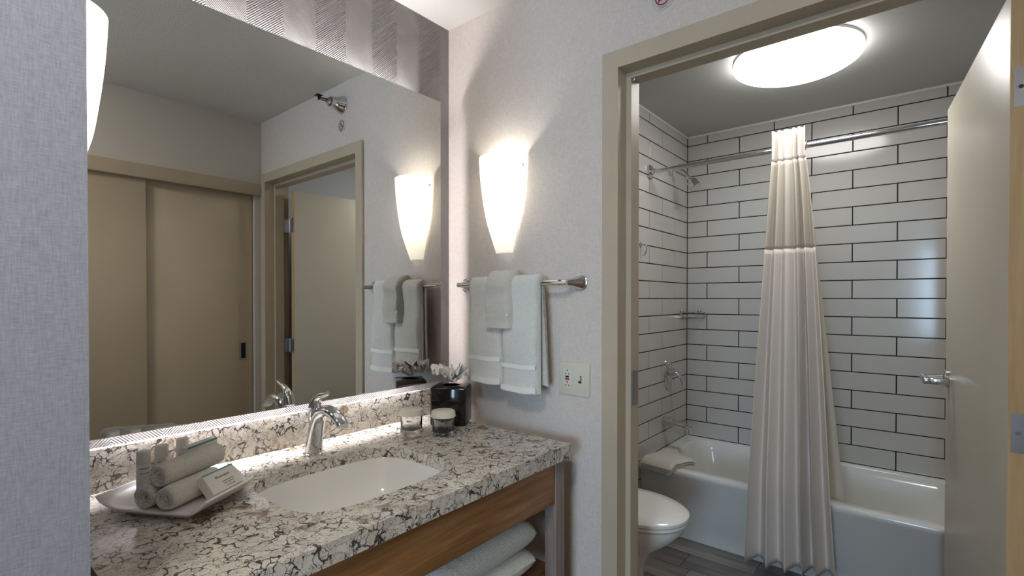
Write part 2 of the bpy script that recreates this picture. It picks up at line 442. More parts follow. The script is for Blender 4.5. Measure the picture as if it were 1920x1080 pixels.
w_tr = struct(box('wall_tub_right', XTR + GT, XTR + 0.01 + GT, 2.66, YT + GT, 0, ZCB, M['grout']), 'tiled end wall of the tub hidden behind the open door', 'wall')
# tiles: 0.409 x 0.1054 pitch, half bond
PZ, PX, G = 0.1054, 0.409, 0.0056
TILE = {}
def tile_mesh(w, h):
    k = (round(w, 4), round(h, 4))
    if k not in TILE:
        bm = bmesh.new(); hw, hh, b = w / 2, h / 2, 0.0012
        # local: x along wall, y out of the wall (negative = room), z up
        back = [bm.verts.new(p) for p in ((-hw, GT, -hh), (hw, GT, -hh), (hw, GT, hh), (-hw, GT, hh))]
        mid = [bm.verts.new(p) for p in ((-hw, b, -hh), (hw, b, -hh), (hw, b, hh), (-hw, b, hh))]
        fr = [bm.verts.new(p) for p in ((-hw + b, 0, -hh + b), (hw - b, 0, -hh + b), (hw - b, 0, hh - b), (-hw + b, 0, hh - b))]
        for A, B in ((back, mid), (mid, fr)):
            for i in range(4): bm.faces.new((A[i], A[(i + 1) % 4], B[(i + 1) % 4], B[i]))
        bm.faces.new(fr); bmesh.ops.recalc_face_normals(bm, faces=bm.faces)
        me = bpy.data.meshes.new('tile'); bm.to_mesh(me); bm.free(); me.materials.append(M['tile']); TILE[k] = me
    return TILE[k]
def tile_rows(zmin):
    z = 0.498 + PZ * math.floor((zmin - 0.498) / PZ); k = round((z - 0.498) / PZ)
    while z < ZCB - 0.01:
        yield k, max(z, zmin), min(z + PZ, ZCB - 0.006); z += PZ; k += 1
trng = random.Random(5)
def run_tiles(parent, joints, s0, s1, k, za, zb, place):
    edges = [s0] + [j for j in joints if s0 + 0.012 < j < s1 - 0.012] + [s1]
    for a, b in zip(edges, edges[1:]):
        w, h = b - a - G, zb - za - G
        if w < 0.004 or h < 0.004: continue
        place(parent, tile_mesh(w, h), (a + b) / 2, (za + zb) / 2)
def place_back(parent, me, s, z):
    o = link('tile', me, None, parent, (s, YT, z)); o.rotation_euler = (R(trng.uniform(-.12, .12)), 0, R(trng.uniform(-.12, .12)))
def place_left(parent, me, s, z):
    o = link('tile', me, None, parent, (XT, s, z)); o.rotation_euler = (0, R(trng.uniform(-.12, .12)), R(90 + trng.uniform(-.12, .12)))
for k, za, zb in tile_rows(0.37):
    A = k % 2 == 0      # top row (k = 18) is an A row
    j0 = XT + (0.136 if A else 0.3405)
    run_tiles(w_tb, [j0 + PX * i for i in range(5)], XT, XTR, k, za, zb, place_back)
for k, za, zb in tile_rows(0.0):
    A = k % 2 == 0
    js = [2.834, 3.236] if A else [3.031]
    run_tiles(w_tl, js, 2.665, YT, k, za, zb, place_left)
bm = bmesh.new()
for k, za, zb in tile_rows(0.37):
    A = k % 2 == 0; js = [2.834, 3.236] if A else [3.031]
    ed = [2.665] + js + [YT]
    for a, b in zip(ed, ed[1:]): add_box(bm, XTR, XTR + GT, a + G / 2, b - G / 2, za + G / 2, zb - G / 2)
o = emit('tile_field', bm, M['tile'], w_tr); o['kind'] = 'stuff'
struct(boxes('trim_1', [(XT, XTR, YT - 0.006, YT, ZCB - 0.012, ZCB), (XT, XT + 0.006, 2.665, YT, ZCB - 0.012, ZCB)], M['white_trim']), 'white caulk bead between tiles and bathroom ceiling', 'trim')
# bathroom floor of wood-look plank tiles
fl = struct(box('floor_bath', XBL - 0.1, 0.7, 1.60, YT, -0.1, -0.006, M['mortar']), 'grey-brown wood-look plank tile floor of the bathroom', 'floor')
prng = random.Random(11); PL = {}
for r in range(8):
    y1 = 2.762 - 0.1545 * r; y0 = max(y1 - 0.1545, 1.60)
    start = {0: -0.625, 1: -0.933}.get(r, -0.7 + 0.37 * r) - 0.92 * 3
    for i in range(7):
        a, b = max(start + 0.92 * i, XBL), min(start + 0.92 * (i + 1), XBR)
        if b - a < 0.02: continue
        ci = {(0, 2): 0, (0, 3): 1, (1, 3): 1}.get((r, i), prng.randrange(3))
        box('plank', a + 0.0015, b - 0.0015, y0 + 0.0015, y1 - 0.0015, -0.008, 0.0, PLANKS[ci], fl)
# steel door frame (trim_2): face, returns and stop, all round the opening
fr = thing('trim_2', 'beige painted steel door frame around the bathroom doorway', 'door frame', (-0.25, DW, 0)); fr['kind'] = 'structure'
XI0, XI1, ZI = -0.7617, 0.252, 2.0857
bm = bmesh.new()   # swept frame profile (offset outward from opening, depth)
prof = [(0.057, DW - 0.0), (0.057, DW - 0.012), (0.0, DW - 0.012), (0.0, 1.522), (-0.018, 1.522), (-0.018, 1.577), (0.0, 1.577), (0.0, 1.618), (0.045, 1.618), (0.045, 1.60), (0.03, 1.60), (0.03, DW)]
rows = []
for d, y in prof:
    rows.append([(XI0 - d, y, 0), (XI0 - d, y, ZI + d), (XI1 + d, y, ZI + d), (XI1 + d, y, 0)])
vg = grid(bm, rows, close_v=True)
emit('casing', bm, M['frame'], fr)
sp = box('strike_plate', -0.7435, -0.742, 1.53, 1.57, 0.985, 1.10, M['satin'], fr)
for z in (1.40, 1.86):
    pass
bm = bmesh.new(); lathe(bm, [(0.006, 0), (0.006, 0.004), (0.003, 0.005)], (-0.735, 1.522, 2.06), 'Y', 14); 
for v in bm.verts: v.co.y = 1.522 - (v.co.y - 1.522)
emit('bumper', bm, M['satin'], fr, 40)
# closet: fascia + sliding doors
struct(box('trim_3', 0.298, XCL, -1.39, 1.462, 2.005, 2.081, M['closet'], bevel=0.003), 'tan wooden fascia board above the sliding closet doors', 'trim')
d2 = thing('door_2', 'tan sliding closet door panel nearest the fascia end, with a flush pull', 'closet door', (0.36, 1.1, 0)); d2['kind'] = 'structure'
box('panel', 0.350, 0.378, 0.80, 1.426, 0.01, 2.03, M['closet'], d2, 0.0015)
hp = boxes('pull', [(0.347, 0.350, 1.347, 1.387, 0.955, 0.961), (0.347, 0.350, 1.347, 1.387, 1.059, 1.065), (0.347, 0.350, 1.347, 1.353, 0.961, 1.059), (0.347, 0.350, 1.381, 1.387, 0.961, 1.059)], M['satin'], d2)
boxes('pull_cup', [(0.3485, 0.3495, 1.353, 1.381, 0.961, 1.059)], M['dark_metal'], hp)
d3 = thing('door_3', 'tan sliding closet door panel overlapping in front of the other', 'closet door', (0.33, 0.2, 0)); d3['kind'] = 'structure'
box('panel', 0.326, 0.346, -0.55, 0.848, 0.01, 2.03, M['closet'], d3, 0.0015)

# ================================================================== BATHROOM DOOR
dr = thing('door_1', 'beige bathroom door standing open with maple edge and steel hinges', 'door', (0.17, 1.605, 0)); dr['kind'] = 'structure'
A = Vector((0.152, 1.605, 0)); Fp = Vector((0.069, 2.463, 0)); u = (Fp - A).normalized(); w = Vector((u.y, -u.x, 0)); DL = (Fp - A).length; TH = 0.045; DZ = 2.0415
def dpt(s, t, z): return A + u * s + w * t + Vector((0, 0, z))
def dbox(name, s0, s1, t0, t1, z0, z1, mat, parent, bevel=0.0):
    bm = bmesh.new(); vs = add_box(bm, s0, s1, t0, t1, z0, z1, bevel)
    for v in bm.verts: v.co = dpt(v.co.x, v.co.y, v.co.z)
    return emit(name, bm, mat, parent, 35 if bevel else None)
dbox('leaf', 0.0012, DL, 0, TH, 0.012, DZ, M['door'], dr, 0.0012)
dbox('edge_band', -0.0005, 0.0012, 0.0006, TH - 0.0006, 0.012, DZ, M['maple'], dr)
for hz in (1.8207, 1.0336, 0.26):
    h0 = dbox('hinge', -0.0018, -0.0003, 0.006, TH + 0.004, hz - 0.045, hz + 0.045, M['satin'], dr)
    bm = bmesh.new(); kp = dpt(-0.004, TH + 0.012, 0)
    for i in range(5):
        za = hz - 0.045 + i * 0.018
        lathe(bm, [(0.0065, 0.0006), (0.0065, 0.0174)], (kp.x, kp.y, za), 'Z', 12)
    emit('knuckle', bm, M['satin'], h0, 40)
    box('jamb_leaf', XI1 - 0.0165 - 0.0015, XI1 - 0.0165 + 0.0005, 1.579, 1.616, hz - 0.045, hz + 0.045, M['satin'], h0)
    bm = bmesh.new()
    pa, pb = dpt(-0.004, TH + 0.016, 0), Vector((XI1 - 0.018, 1.612, 0))
    vs = [bm.verts.new(p) for p in ((pa.x, pa.y, hz - .045), (pb.x, pb.y, hz - .045), (pb.x, pb.y, hz + .045), (pa.x, pa.y, hz + .045), (pa.x, pa.y + .0018, hz - .045), (pb.x, pb.y + .0018, hz - .045), (pb.x, pb.y + .0018, hz + .045), (pa.x, pa.y + .0018, hz + .045))]
    for q in ((0, 1, 2, 3), (7, 6, 5, 4), (0, 4, 5, 1), (1, 5, 6, 2), (2, 6, 7, 3), (3, 7, 4, 0)): bm.faces.new([vs[i] for i in q])
    emit('hinge_link', bm, M['satin'], h0)
    for dz, tt in ((0.035, 0.036), (0.0, 0.018), (-0.035, 0.036)):
        bm = bmesh.new(); c = dpt(-0.0018, tt, hz + dz)
        lathe(bm, [(0.0048, 0), (0.0044, -0.0009), (0.0012, -0.0009), (0.001, -0.0002)], (0, 0, 0), 'X', 14)
        for v in bm.verts: v.co = c + u * v.co.x + w * v.co.y + Vector((0, 0, v.co.z))
        emit('screw', bm, M['chrome'], h0, 40)
# lever handles on both faces
for sgn, t0 in ((-1, 0.0), (1, TH)):
    lz, ls = 1.05, DL - 0.052
    bm = bmesh.new()
    lathe(bm, [(0.0, 0), (0.033, 0), (0.033, 0.008), (0.030, 0.011), (0.016, 0.013), (0.0115, 0.016), (0.0115, 0.068), (0.0, 0.068)], (0, 0, 0), 'Y', 28, caps=False)
    for v in bm.verts: v.co = dpt(ls + v.co.x, t0 + sgn * v.co.y, lz + v.co.z)
    bmesh.ops.remove_doubles(bm, verts=bm.verts, dist=1e-5)
    hd = emit('lever_rose', bm, M['chrome'], dr, 35)
    def lv(nm, s0, s1, o0, o1, par): return dbox(nm, s0, s1, min(t0 + sgn * o0, t0 + sgn * o1), max(t0 + sgn * o0, t0 + sgn * o1), lz - 0.012, lz + 0.010, M['chrome'], par, 0.003)
    lv('lever', ls - 0.112, ls + 0.014, 0.062, 0.080, hd)
    lv('lever_return', ls - 0.112, ls - 0.096, 0.012, 0.063, hd)

# ================================================================== MIRROR
MY0, MY1, MZ0, MZ1 = 0.197, 1.373, 1.0064, 2.1332
mr = thing('mirror', 'large frameless backlit mirror floating off the grey wall above the backsplash', 'mirror', (XM + 0.03, (MY0 + MY1) / 2, MZ0))
box('glass', XG - 0.006, XG, MY0, MY1, MZ0, MZ1, M['mirror'], mr, 0.001, 1)
box('backing', XM + 0.0005, XG - 0.0065, MY0 + 0.07, MY1 - 0.07, MZ0 + 0.05, MZ1 - 0.05, M['housing'], mr)
LX0, LX1 = XM + 0.012, XM + 0.034
box('light_strip', LX0, LX1, MY0 + 0.08, MY1 - 0.12, MZ1 - 0.049, MZ1 - 0.045, M['led'], mr)
box('light_strip', LX0, LX1, MY0 + 0.08, MY1 - 0.09, MZ0 + 0.045, MZ0 + 0.049, M['led_b'], mr)
box('light_strip', LX0, LX1, MY1 - 0.069, MY1 - 0.065, MZ0 + 0.06, MZ1 - 0.06, M['led_v'], mr)
box('light_strip', LX0, LX1, MY0 + 0.065, MY0 + 0.069, MZ0 + 0.06, MZ1 - 0.06, M['led_v'], mr)

# ================================================================== SCONCES
def sconce(xc, yw, sgn, label):
    """half-round frosted shade on a wall at y = yw, opening toward -y (sgn=-1) or +y"""
    s = thing('wall_sconce', label, 'wall lamp', (xc, yw, 1.515), 'frosted glass wall sconces flanking the vanity')
    ctrl = [(0.040, 0.030, 1.515), (0.052, 0.052, 1.565), (0.070, 0.078, 1.64), (0.084, 0.091, 1.72), (0.094, 0.100, 1.80), (0.099, 0.105, 1.878)]
    prof = spline(ctrl, 6)
    bm = bmesh.new(); rows = []
    for hw, dp, z in prof:
        row = []
        for k in range(25):
            a = math.pi * k / 24
            row.append((xc - hw * math.cos(a), yw + sgn * (0.006 + (dp - 0.006) * math.sin(a) ** 0.9), z))
        rows.append(row)
    grid(bm, rows)
    sh = emit('shade', bm, M['shade'], s, 60)
    md = sh.modifiers.new('thickness', 'SOLIDIFY'); md.thickness = 0.004; md.offset = -1
    box('back_plate', xc - 0.05, xc + 0.05, min(yw, yw + sgn * 0.004), max(yw, yw + sgn * 0.004), 1.60, 1.80, M['white_trim'], s)
    for sd in (-1, 1):
        bm = bmesh.new(); c = Vector((xc + sd * 0.0985, yw + sgn * 0.022, 1.836))
        lathe(bm, [(0.0, 0.0045), (0.004, 0.004), (0.0045, 0.0), (0.003, -0.012)], (0, 0, 0), 'X', 12)
        for v in bm.verts: v.co = c + Vector((v.co.x * sd, v.co.y, v.co.z))
        emit('screw', bm, M['satin'], s, 40)
    bm = bmesh.new(); lathe(bm, [(0.012, 1.655), (0.012, 1.69), (0.022, 1.705), (0.028, 1.73), (0.024, 1.755), (0.010, 1.77)], (xc, yw + sgn * 0.05, 0), 'Z', 16)
    emit('bulb', bm, emissive_bulb, s, 60)
    l = bpy.data.lights.new('bulb_light', 'POINT'); l.energy = 1.6; l.color = (1.0, 0.96, 0.87); l.shadow_soft_size = 0.02
    lo = bpy.data.objects.new('bulb_light', l); COL.objects.link(lo); lo.parent = s; lo.location = Vector((xc, yw + sgn * 0.052, 1.795)) - Vector(s.location)
    return s
emissive_bulb = emissive('frosted_bulb', (1, 0.95, 0.85, 1), 6.0)
emissive_bulb.cycles.emission_sampling = 'NONE'
sconce(-1.243, DW, -1, 'glowing frosted glass sconce on the off-white wall beside the doorway')
sconce(-1.243, YST, 1, 'glowing frosted glass sconce on the partition, half hidden by its edge')

# ================================================================== VANITY
va = thing('vanity', 'brown wooden vanity stand with apron, legs and open towel shelf', 'vanity', (-1.22, 0.785, 0))
ZU = ZT - 0.046
box('apron', -0.925, -0.905, 0.255, 1.314, 0.684, ZU - 0.001, M['wood'], va, 0.0012)
for (xa, ya) in ((-0.945, 1.317), (-0.945, 0.209), (-1.54, 1.317), (-1.54, 0.209)):
    box('leg', xa, xa + 0.045, ya, ya + 0.046, 0, ZU - 0.001, M['wood_v'], va, 0.0015)
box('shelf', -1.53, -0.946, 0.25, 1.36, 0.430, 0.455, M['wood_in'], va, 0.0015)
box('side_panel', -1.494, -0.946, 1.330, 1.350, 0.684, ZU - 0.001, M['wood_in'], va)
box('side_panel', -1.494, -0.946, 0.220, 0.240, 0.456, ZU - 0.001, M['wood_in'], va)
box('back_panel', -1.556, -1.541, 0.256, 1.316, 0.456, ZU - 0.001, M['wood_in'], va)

# sink hole outline
def sink_loop(n=72, grow=0.0, z=0.0):
    xc, yc, hx, hy = -1.172, 0.763, 0.172, 0.224
    pts = []
    for k in range(n):
        a = 2 * math.pi * k / n + math.pi / n
        ca, sa = math.cos(a), math.sin(a); e = 0.36
        px = math.copysign(abs(ca) ** e, ca); py = math.copysign(abs(sa) ** e, sa)
        # barrel the sides a little
        m = max(abs(px), abs(py))
        bx = (hx + 0.008 + grow) * px * (1 - 0.10 * (py * py)); by = (hy + 0.008 + grow) * py * (1 - 0.09 * px * px)
        pts.append(Vector((xc + bx, yc + by, z)))
    return pts
def outer_loop(loop, z, rad=0.012):
    c = sum((p for p in loop), Vector()) / len(loop); out = []
    x0, x1, y0, y1 = CX0 + 0.0005, CX1, CY0, CY1
    for p in loop:
        d = Vector((p.x - c.x, p.y - c.y))
        t = 1e9
        if d.x > 1e-9: t = min(t, (x1 - c.x) / d.x)
        if d.x < -1e-9: t = min(t, (x0 - c.x) / d.x)
        if d.y > 1e-9: t = min(t, (y1 - c.y) / d.y)
        if d.y < -1e-9: t = min(t, (y0 - c.y) / d.y)
        out.append(Vector((c.x + d.x * t, c.y + d.y * t, z)))
    # snap the nearest sample to each corner
    for cx, cy in ((x0, y0), (x1, y0), (x1, y1), (x0, y1)):
        i = min(range(len(out)), key=lambda j: (out[j].x - cx) ** 2 + (out[j].y - cy) ** 2); out[i] = Vector((cx, cy, z))
    return out
ct = thing('countertop', 'speckled cream and black quartz countertop with backsplash on the vanity', 'countertop', (-1.22, 0.785, ZU))
bm = bmesh.new()
hl = sink_loop(); zt, zb = ZT, ZU
loops = [[Vector((p.x, p.y, zb)) for p in hl], [Vector((p.x, p.y, zt)) for p in hl], outer_loop(hl, zt), outer_loop(hl, zb)]
vg = grid(bm, loops, close_u=True, close_v=True)
es = [e for e in bm.edges if len(e.link_faces) == 2 and e.calc_face_angle(0) > 0.5 and all(abs(v.co.x - CX0) > 0.01 for v in e.verts)]
bmesh.ops.bevel(bm, geom=es, offset=0.003, segments=2, profile=0.5, affect='EDGES')
emit('slab', bm, M['quartz'], ct, 40)
box('backsplash', XM + 0.0005, XM + 0.0205, CY0, CY1, ZT + 0.0002, 0.9745, M['quartz'], ct, 0.0015)
# sink
sk = thing('sink', 'white porcelain undermount sink set in the quartz countertop', 'sink', (-1.172, 0.763, ZT - 0.18))
bm = bmesh.new(); rows = []
for g, z, sh in ((0.012, ZT - 0.0475, 1.0), (0.012, ZT - 0.034, 1.0), (-0.0012, ZT - 0.0325, 1), (-0.003, ZT - 0.036, 1), (-0.010, ZT - 0.07, 1), (-0.022, ZT - 0.115, 1), (-0.045, ZT - 0.148, 1), (-0.08, ZT - 0.166, 1), (-0.115, ZT - 0.172, 1), (-0.15, ZT - 0.175, 1)):
    rows.append(sink_loop(grow=g, z=z))
vg = grid(bm, rows, close_u=True); cap(bm, vg[-1])
bs = emit('basin', bm, M['porcelain'], sk, 50)
bm = bmesh.new(); lathe(bm, [(0.026, ZT - 0.1745), (0.026, ZT - 0.171), (0.020, ZT - 0.170), (0.016, ZT - 0.173)], (-1.172, 0.763, 0), 'Z', 28)
emit('drain', bm, M['chrome'], sk, 40)

# faucet
fc = thing('faucet', 'chrome single-lever faucet with arched spout behind the sink', 'faucet', (-1.425, 0.785, ZT))
FY = 0.785
bm = bmesh.new()
sp_c = [(-1.428, ZT + 0.0005, .0290, .0270), (-1.427, ZT + 0.012, .0265, .0255), (-1.421, .915, .0240, .0235), (-1.410, .955, .0222, .0215), (-1.388, .991, .0210, .0195), (-1.352, 1.010, .0205, .0170), (-1.312, 1.006, .0200, .0145), (-1.282, .992, .0190, .0125), (-1.268, .979, .0180, .0110)]
sp_s = spline(sp_c, 6)
tube(bm, [(a, FY, b) for a, b, _, _ in sp_s], [(c, d) for _, _, c, d in sp_s], 24)
emit('spout', bm, M['chrome'], fc, 50)
bm = bmesh.new(); lathe(bm, [(0.031, ZT + 0.0003), (0.031, ZT + 0.003), (0.029, ZT + 0.005)], (-1.428, FY, 0), 'Z', 32)
emit('base_ring', bm, M['chrome'], fc, 40)
bm = bmesh.new()
hb = spline([(-1.424, .955, .012, .012), (-1.424, .982, .0195, .0195), (-1.421, 1.005, .0205, .0205), (-1.415, 1.026, .0165, .0170), (-1.405, 1.040, .0115, .0130), (-1.388, 1.050, .0085, .0110), (-1.365, 1.056, .0060, .0085), (-1.343, 1.064, .0042, .0055)], 6)
tube(bm, [(a, FY, b) for a, b, _, _ in hb], [(d, c) for _, _, c, d in hb], 20)
emit('lever', bm, M['chrome'], fc, 50)

# ================================================================== TOWEL BAR AND TOWELS
BY, BZ = DW - 0.068, 1.395
tb = thing('towel_bar', 'chrome towel bar with flared posts on the linen wallpaper wall', 'towel bar', (-1.19, DW, BZ))
bm = bmesh.new(); tube(bm, [(-1.438, BY, BZ), (-0.92, BY, BZ)], 0.0085, 16); emit('rail', bm, M['chrome'], tb, 40)
for xw_, xb in ((-1.455, -1.430), (-0.908, -0.945)):
    bm = bmesh.new(); rows = []
    for t in [i / 10 for i in range(11)]:
        # flared trumpet foot on the wall, narrowing towards the rail end
        e = (1 - t) ** 2.0
        rz = 0.0095 + 0.017 * e; rx = 0.0095 + 0.017 * e
        cy = DW - 0.0005 - t * (DW - BY + 0.006); cx = xw_ + (xb - xw_) * t
        rows.append([(cx + rx * math.cos(2 * math.pi * k / 20), cy, BZ + rz * math.sin(2 * math.pi * k / 20)) for k in range(20)])
    vg = grid(bm, rows, close_u=True); cap(bm, vg[0]); cap(bm, vg[-1])
    po = emit('post', bm, M['chrome'], tb, 50)
    bm = bmesh.new(); lathe(bm, [(0.0285, 0.0004), (0.0285, 0.003), (0.026, 0.005)], (xw_, 0, BZ), 'Y', 28)
    for v in bm.verts: v.co.y = DW - v.co.y
    emit('flange', bm, M['chrome'], po, 40)

def hung_towel(name, x0, x1, zf, zb_, half, rise, label, seed, flare=0.0, back=0.0, parent_group='towels on the towel bar'):
    """towel folded lengthwise and hung over the rail; zf/zb_ hem heights front and back, half = half thickness across the rail"""
    t = thing(name, label, 'towel', ((x0 + x1) / 2, BY, zf), parent_group)
    rg = random.Random(seed); bm = bmesh.new(); rows = []
    NU = 26
    yf, yb = BY - half, BY + half; ytop = BZ + rise
    outline = [(yf, zf)]
    for k in range(1, 16): outline.append((yf + 0.004 * math.sin(k * 0.7), zf + (ytop - half - zf) * k / 15))
    for k in range(1, 12): a = math.pi * k / 12; outline.append((BY - half * math.cos(a), ytop - half + half * math.sin(a)))
    for k in range(1, 16): outline.append((yb, ytop - half + (zb_ - ytop + half) * k / 15))
    inner = 0.0092 if zb_ < 1.15 else 0.0320
    itop = 0.0095 if zb_ < 1.15 else 0.0330
    outline += [(yb - (half - inner) * 0.92, zb_), (BY + inner, BZ + 0.002), (BY, BZ + itop), (BY - inner, BZ + 0.002), (yf + (half - inner) * 0.92, zf)]
    for i in range(NU + 1):
        s = i / NU; ed = min(s, 1 - s) * (x1 - x0)
        rnd = 1 - max(0, 1 - ed / 0.016) ** 2 * 0.8
        row = []
        for (yy, zz) in outline:
            dn = max(0.0, min(1.0, (BZ - zz) / 0.35))
            x = x0 + (x1 - x0) * s + flare * dn * (s - 0.5) + (back * s * dn ** 0.5 if yy > BY else 0)
            y = BY + (yy - BY) * (1 - (1 - rnd) * 0.8)
            wv = noise.noise(Vector((x * 9 + seed, zz * 4, seed * 1.7))) * 0.014 * dn
            front = yy < BY
            y += wv * (1 if front else 0.4) + (-0.006 * dn if front else 0)
            z = zz + (noise.noise(Vector((x * 14, seed * 3.1, 0))) * 0.006 if zz < BZ - 0.1 else 0) * dn
            y = min(y, DW - 0.004)
            row.append((x, y, z))
        rows.append(row)
    vg = grid(bm, rows, close_u=True); cap(bm, vg[0][::-1]); cap(bm, vg[-1])
    emit('cloth', bm, M['terry'] if zb_ < 1.15 else M['terry2'], t, 70)
    # woven border near the front hem
    for za, zb2, nm in ((zf + 0.085, zf + 0.100, 'border'), (zf + 0.004, zf + 0.022, 'hem')) if zb_ < 1.15 else ((zf + 0.045, zf + 0.053, 'border'),):
        bm = bmesh.new(); rows = []
        for i in range(NU + 1):
            s = 0.03 + 0.94 * i / NU; row = []
            for zz, off in ((za, -0.0), (za, 0.0028), (zb2, 0.0028), (zb2, -0.0)):
                dn = max(0.0, min(1.0, (BZ - zz) / 0.35)); x = x0 + (x1 - x0) * s + flare * dn * (s - 0.5)
                wv = noise.noise(Vector((x * 9 + seed, zz * 4, seed * 1.7))) * 0.014 * dn
                y = yf + 0.003 + wv - 0.006 * dn - off
                z = zz + noise.noise(Vector((x * 14, seed * 3.1, 0))) * 0.006 * dn
                row.append((x, y, z))
            rows.append(row)
        vg = grid(bm, rows, close_u=True); cap(bm, vg[0][::-1]); cap(bm, vg[-1])
        emit(nm, bm, M['band'], t, 60)
    return t
hung_towel('hand_towel', -1.357, -1.190, 1.025, 1.06, 0.027, 0.029, 'white hand towel on the rail end nearest the mirror', 2, 0.01)
hung_towel('hand_towel', -1.180, -1.026, 1.008, 1.035, 0.030, 0.031, 'white hand towel on the rail end nearest the doorway, hanging lowest', 7, 0.015, 0.018)
hung_towel('washcloth', -1.250, -1.130, 1.235, 1.26, 0.054, 0.050, 'small white washcloth draped over the two hanging hand towels', 4, 0.014)

# ================================================================== SWITCH PLATE
pl = thing('wall_plate', 'almond wall plate with outlet, red reset button and toggle switch', 'wall plate', (-0.931, DW, 1.004))
PXA, PXB, PZA, PZB = -0.993, -0.869, 1.004, 1.120
box('cover', PXA, PXB, DW - 0.007, DW - 0.0005, PZA, PZB, M['plate'], pl, 0.003)
cx1, cx2, cz = -0.956, -0.906, 1.062; yo = DW - 0.007
ow = box('outlet', cx1 - 0.017, cx1 + 0.017, yo - 0.0025, yo, cz - 0.034, cz + 0.034, M['almond2'], pl, 0.001)
for zc in (cz + 0.017, cz - 0.024):
    for sx in (-0.0065, 0.0065): box('slot', cx1 + sx - 0.0011, cx1 + sx + 0.0011, yo - 0.0028, yo - 0.0024, zc - 0.004, zc + 0.004, M['black'], ow)
    bm = bmesh.new(); lathe(bm, [(0.0026, 0), (0.0026, 0.0004)], (cx1, yo - 0.0028, zc + 0.0115), 'Y', 12); emit('ground_hole', bm, M['black'], ow)
box('test_button', cx1 - 0.007, cx1 + 0.007, yo - 0.0042, yo - 0.0024, cz + 0.0035, cz + 0.0095, M['black'], ow, 0.0005)
box('reset_button', cx1 - 0.0085, cx1 + 0.0085, yo - 0.0042, yo - 0.0024, cz - 0.0055, cz + 0.0015, M['red'], ow, 0.0005)
sw = box('switch', cx2 - 0.006, cx2 + 0.006, yo - 0.0006, yo, cz - 0.0125, cz + 0.0125, M['black'], pl)
bm = bmesh.new(); add_box(bm, cx2 - 0.0045, cx2 + 0.0045, yo - 0.011, yo, cz - 0.006, cz + 0.0105, 0.0015)
for v in bm.verts:
    if v.co.y < yo - 0.005: v.co.z += 0.004
emit('toggle', bm, M['almond2'], sw, 40)
for px, pz in ((cx1, PZA + 0.010), (cx1, PZB - 0.010), (cx2, cz - 0.030), (cx2, cz + 0.030)):
    bm = bmesh.new(); lathe(bm, [(0.0028, 0), (0.0024, 0.001), (0.0, 0.001)], (px, 0, pz), 'Y', 10)
    for v in bm.verts: v.co.y = yo - v.co.y
    emit('screw', bm, M['almond2'], pl, 40)

# ================================================================== SPRINKLER + NO-HANGING SIGN
SX, SZ = -0.625, 2.365
spk = thing('fire_sprinkler', 'chrome sidewall fire sprinkler high above the bathroom doorway', 'sprinkler', (SX, DW, SZ - 0.05))
bm = bmesh.new(); lathe(bm, [(0.0, 0.0), (0.048, 0.0), (0.047, 0.006), (0.038, 0.022), (0.030, 0.042), (0.026, 0.065), (0.026, 0.07), (0.020, 0.07)], (SX, 0, SZ), 'Y', 32, caps=False)
for v in bm.verts: v.co.y = DW - 0.0005 - v.co.y
emit('escutcheon', bm, M['chrome'], spk, 40)
bm = bmesh.new(); lathe(bm, [(0.018, 0.0), (0.018, 0.012), (0.012, 0.014), (0.012, 0.024)], (SX, 0, SZ), 'Y', 12)
for v in bm.verts: v.co.y = DW - 0.068 - v.co.y
emit('fitting', bm, M['satin'], spk, 40)
bm = bmesh.new()
for s in (-1, 1): tube(bm, [(SX + s * 0.010, DW - 0.090, SZ), (SX + s * 0.015, DW - 0.105, SZ), (SX + s * 0.004, DW - 0.128, SZ)], 0.0028, 8)
emit('yoke', bm, M['dark_metal'], spk, 40)
bm = bmesh.new(); tube(bm, [(SX, DW - 0.092, SZ), (SX, DW - 0.126, SZ)], 0.0030, 8); emit('bulb', bm, M['brass'], spk, 40)
bm = bmesh.new(); add_box(bm, SX - 0.018, SX + 0.018, DW - 0.150, DW - 0.118, SZ + 0.010, SZ + 0.012); add_box(bm, SX - 0.012, SX + 0.012, DW - 0.132, DW - 0.129, SZ - 0.010, SZ + 0.011)
emit('deflector', bm, M['dark_metal'], spk)
GX, GZ, GR = -0.617, 2.262, 0.0245
sg = thing('no_hanging_sign', 'round red and black no-hanging sticker above the doorway frame', 'sign', (GX, DW, GZ - 0.04))
bm = bmesh.new(); lathe(bm, [(0.037, 0.0), (0.037, 0.0008)], (GX, 0, GZ - 0.004), 'Y', 40)
for v in bm.verts: v.co.y = DW - 0.0003 - v.co.y
emit('backing', bm, M['sign_clear'], sg)
bm = bmesh.new()
rows = [[(GX + r * math.cos(2 * math.pi * k / 48), DW - y, GZ + r * math.sin(2 * math.pi * k / 48)) for k in range(48)] for r, y in ((GR, 0.0011), (GR, 0.0016), (GR - 0.0042, 0.0016), (GR - 0.0042, 0.0011))]
grid(bm, rows, close_u=True, close_v=True); emit('ring', bm, M['sign_red'], sg)
bm = bmesh.new(); tube(bm, [(GX + 0.016, DW - 0.0014, GZ + 0.016), (GX - 0.016, DW - 0.0014, GZ - 0.016)], [(0.0004, 0.0017)] * 2, 6)
emit('slash', bm, M['sign_red'], sg)
bm = bmesh.new()
for P in ([(GX - 0.015, GZ - 0.009), (GX, GZ + 0.004), (GX + 0.015, GZ - 0.009), (GX - 0.015, GZ - 0.009)], [(GX, GZ + 0.004), (GX, GZ + 0.009), (GX + 0.004, GZ + 0.012), (GX + 0.005, GZ + 0.008), (GX + 0.002, GZ + 0.007)]):
    tube(bm, [(a, DW - 0.0013, b) for a, b in P], 0.0010, 6)
emit('hanger_symbol', bm, M['black'], sg)
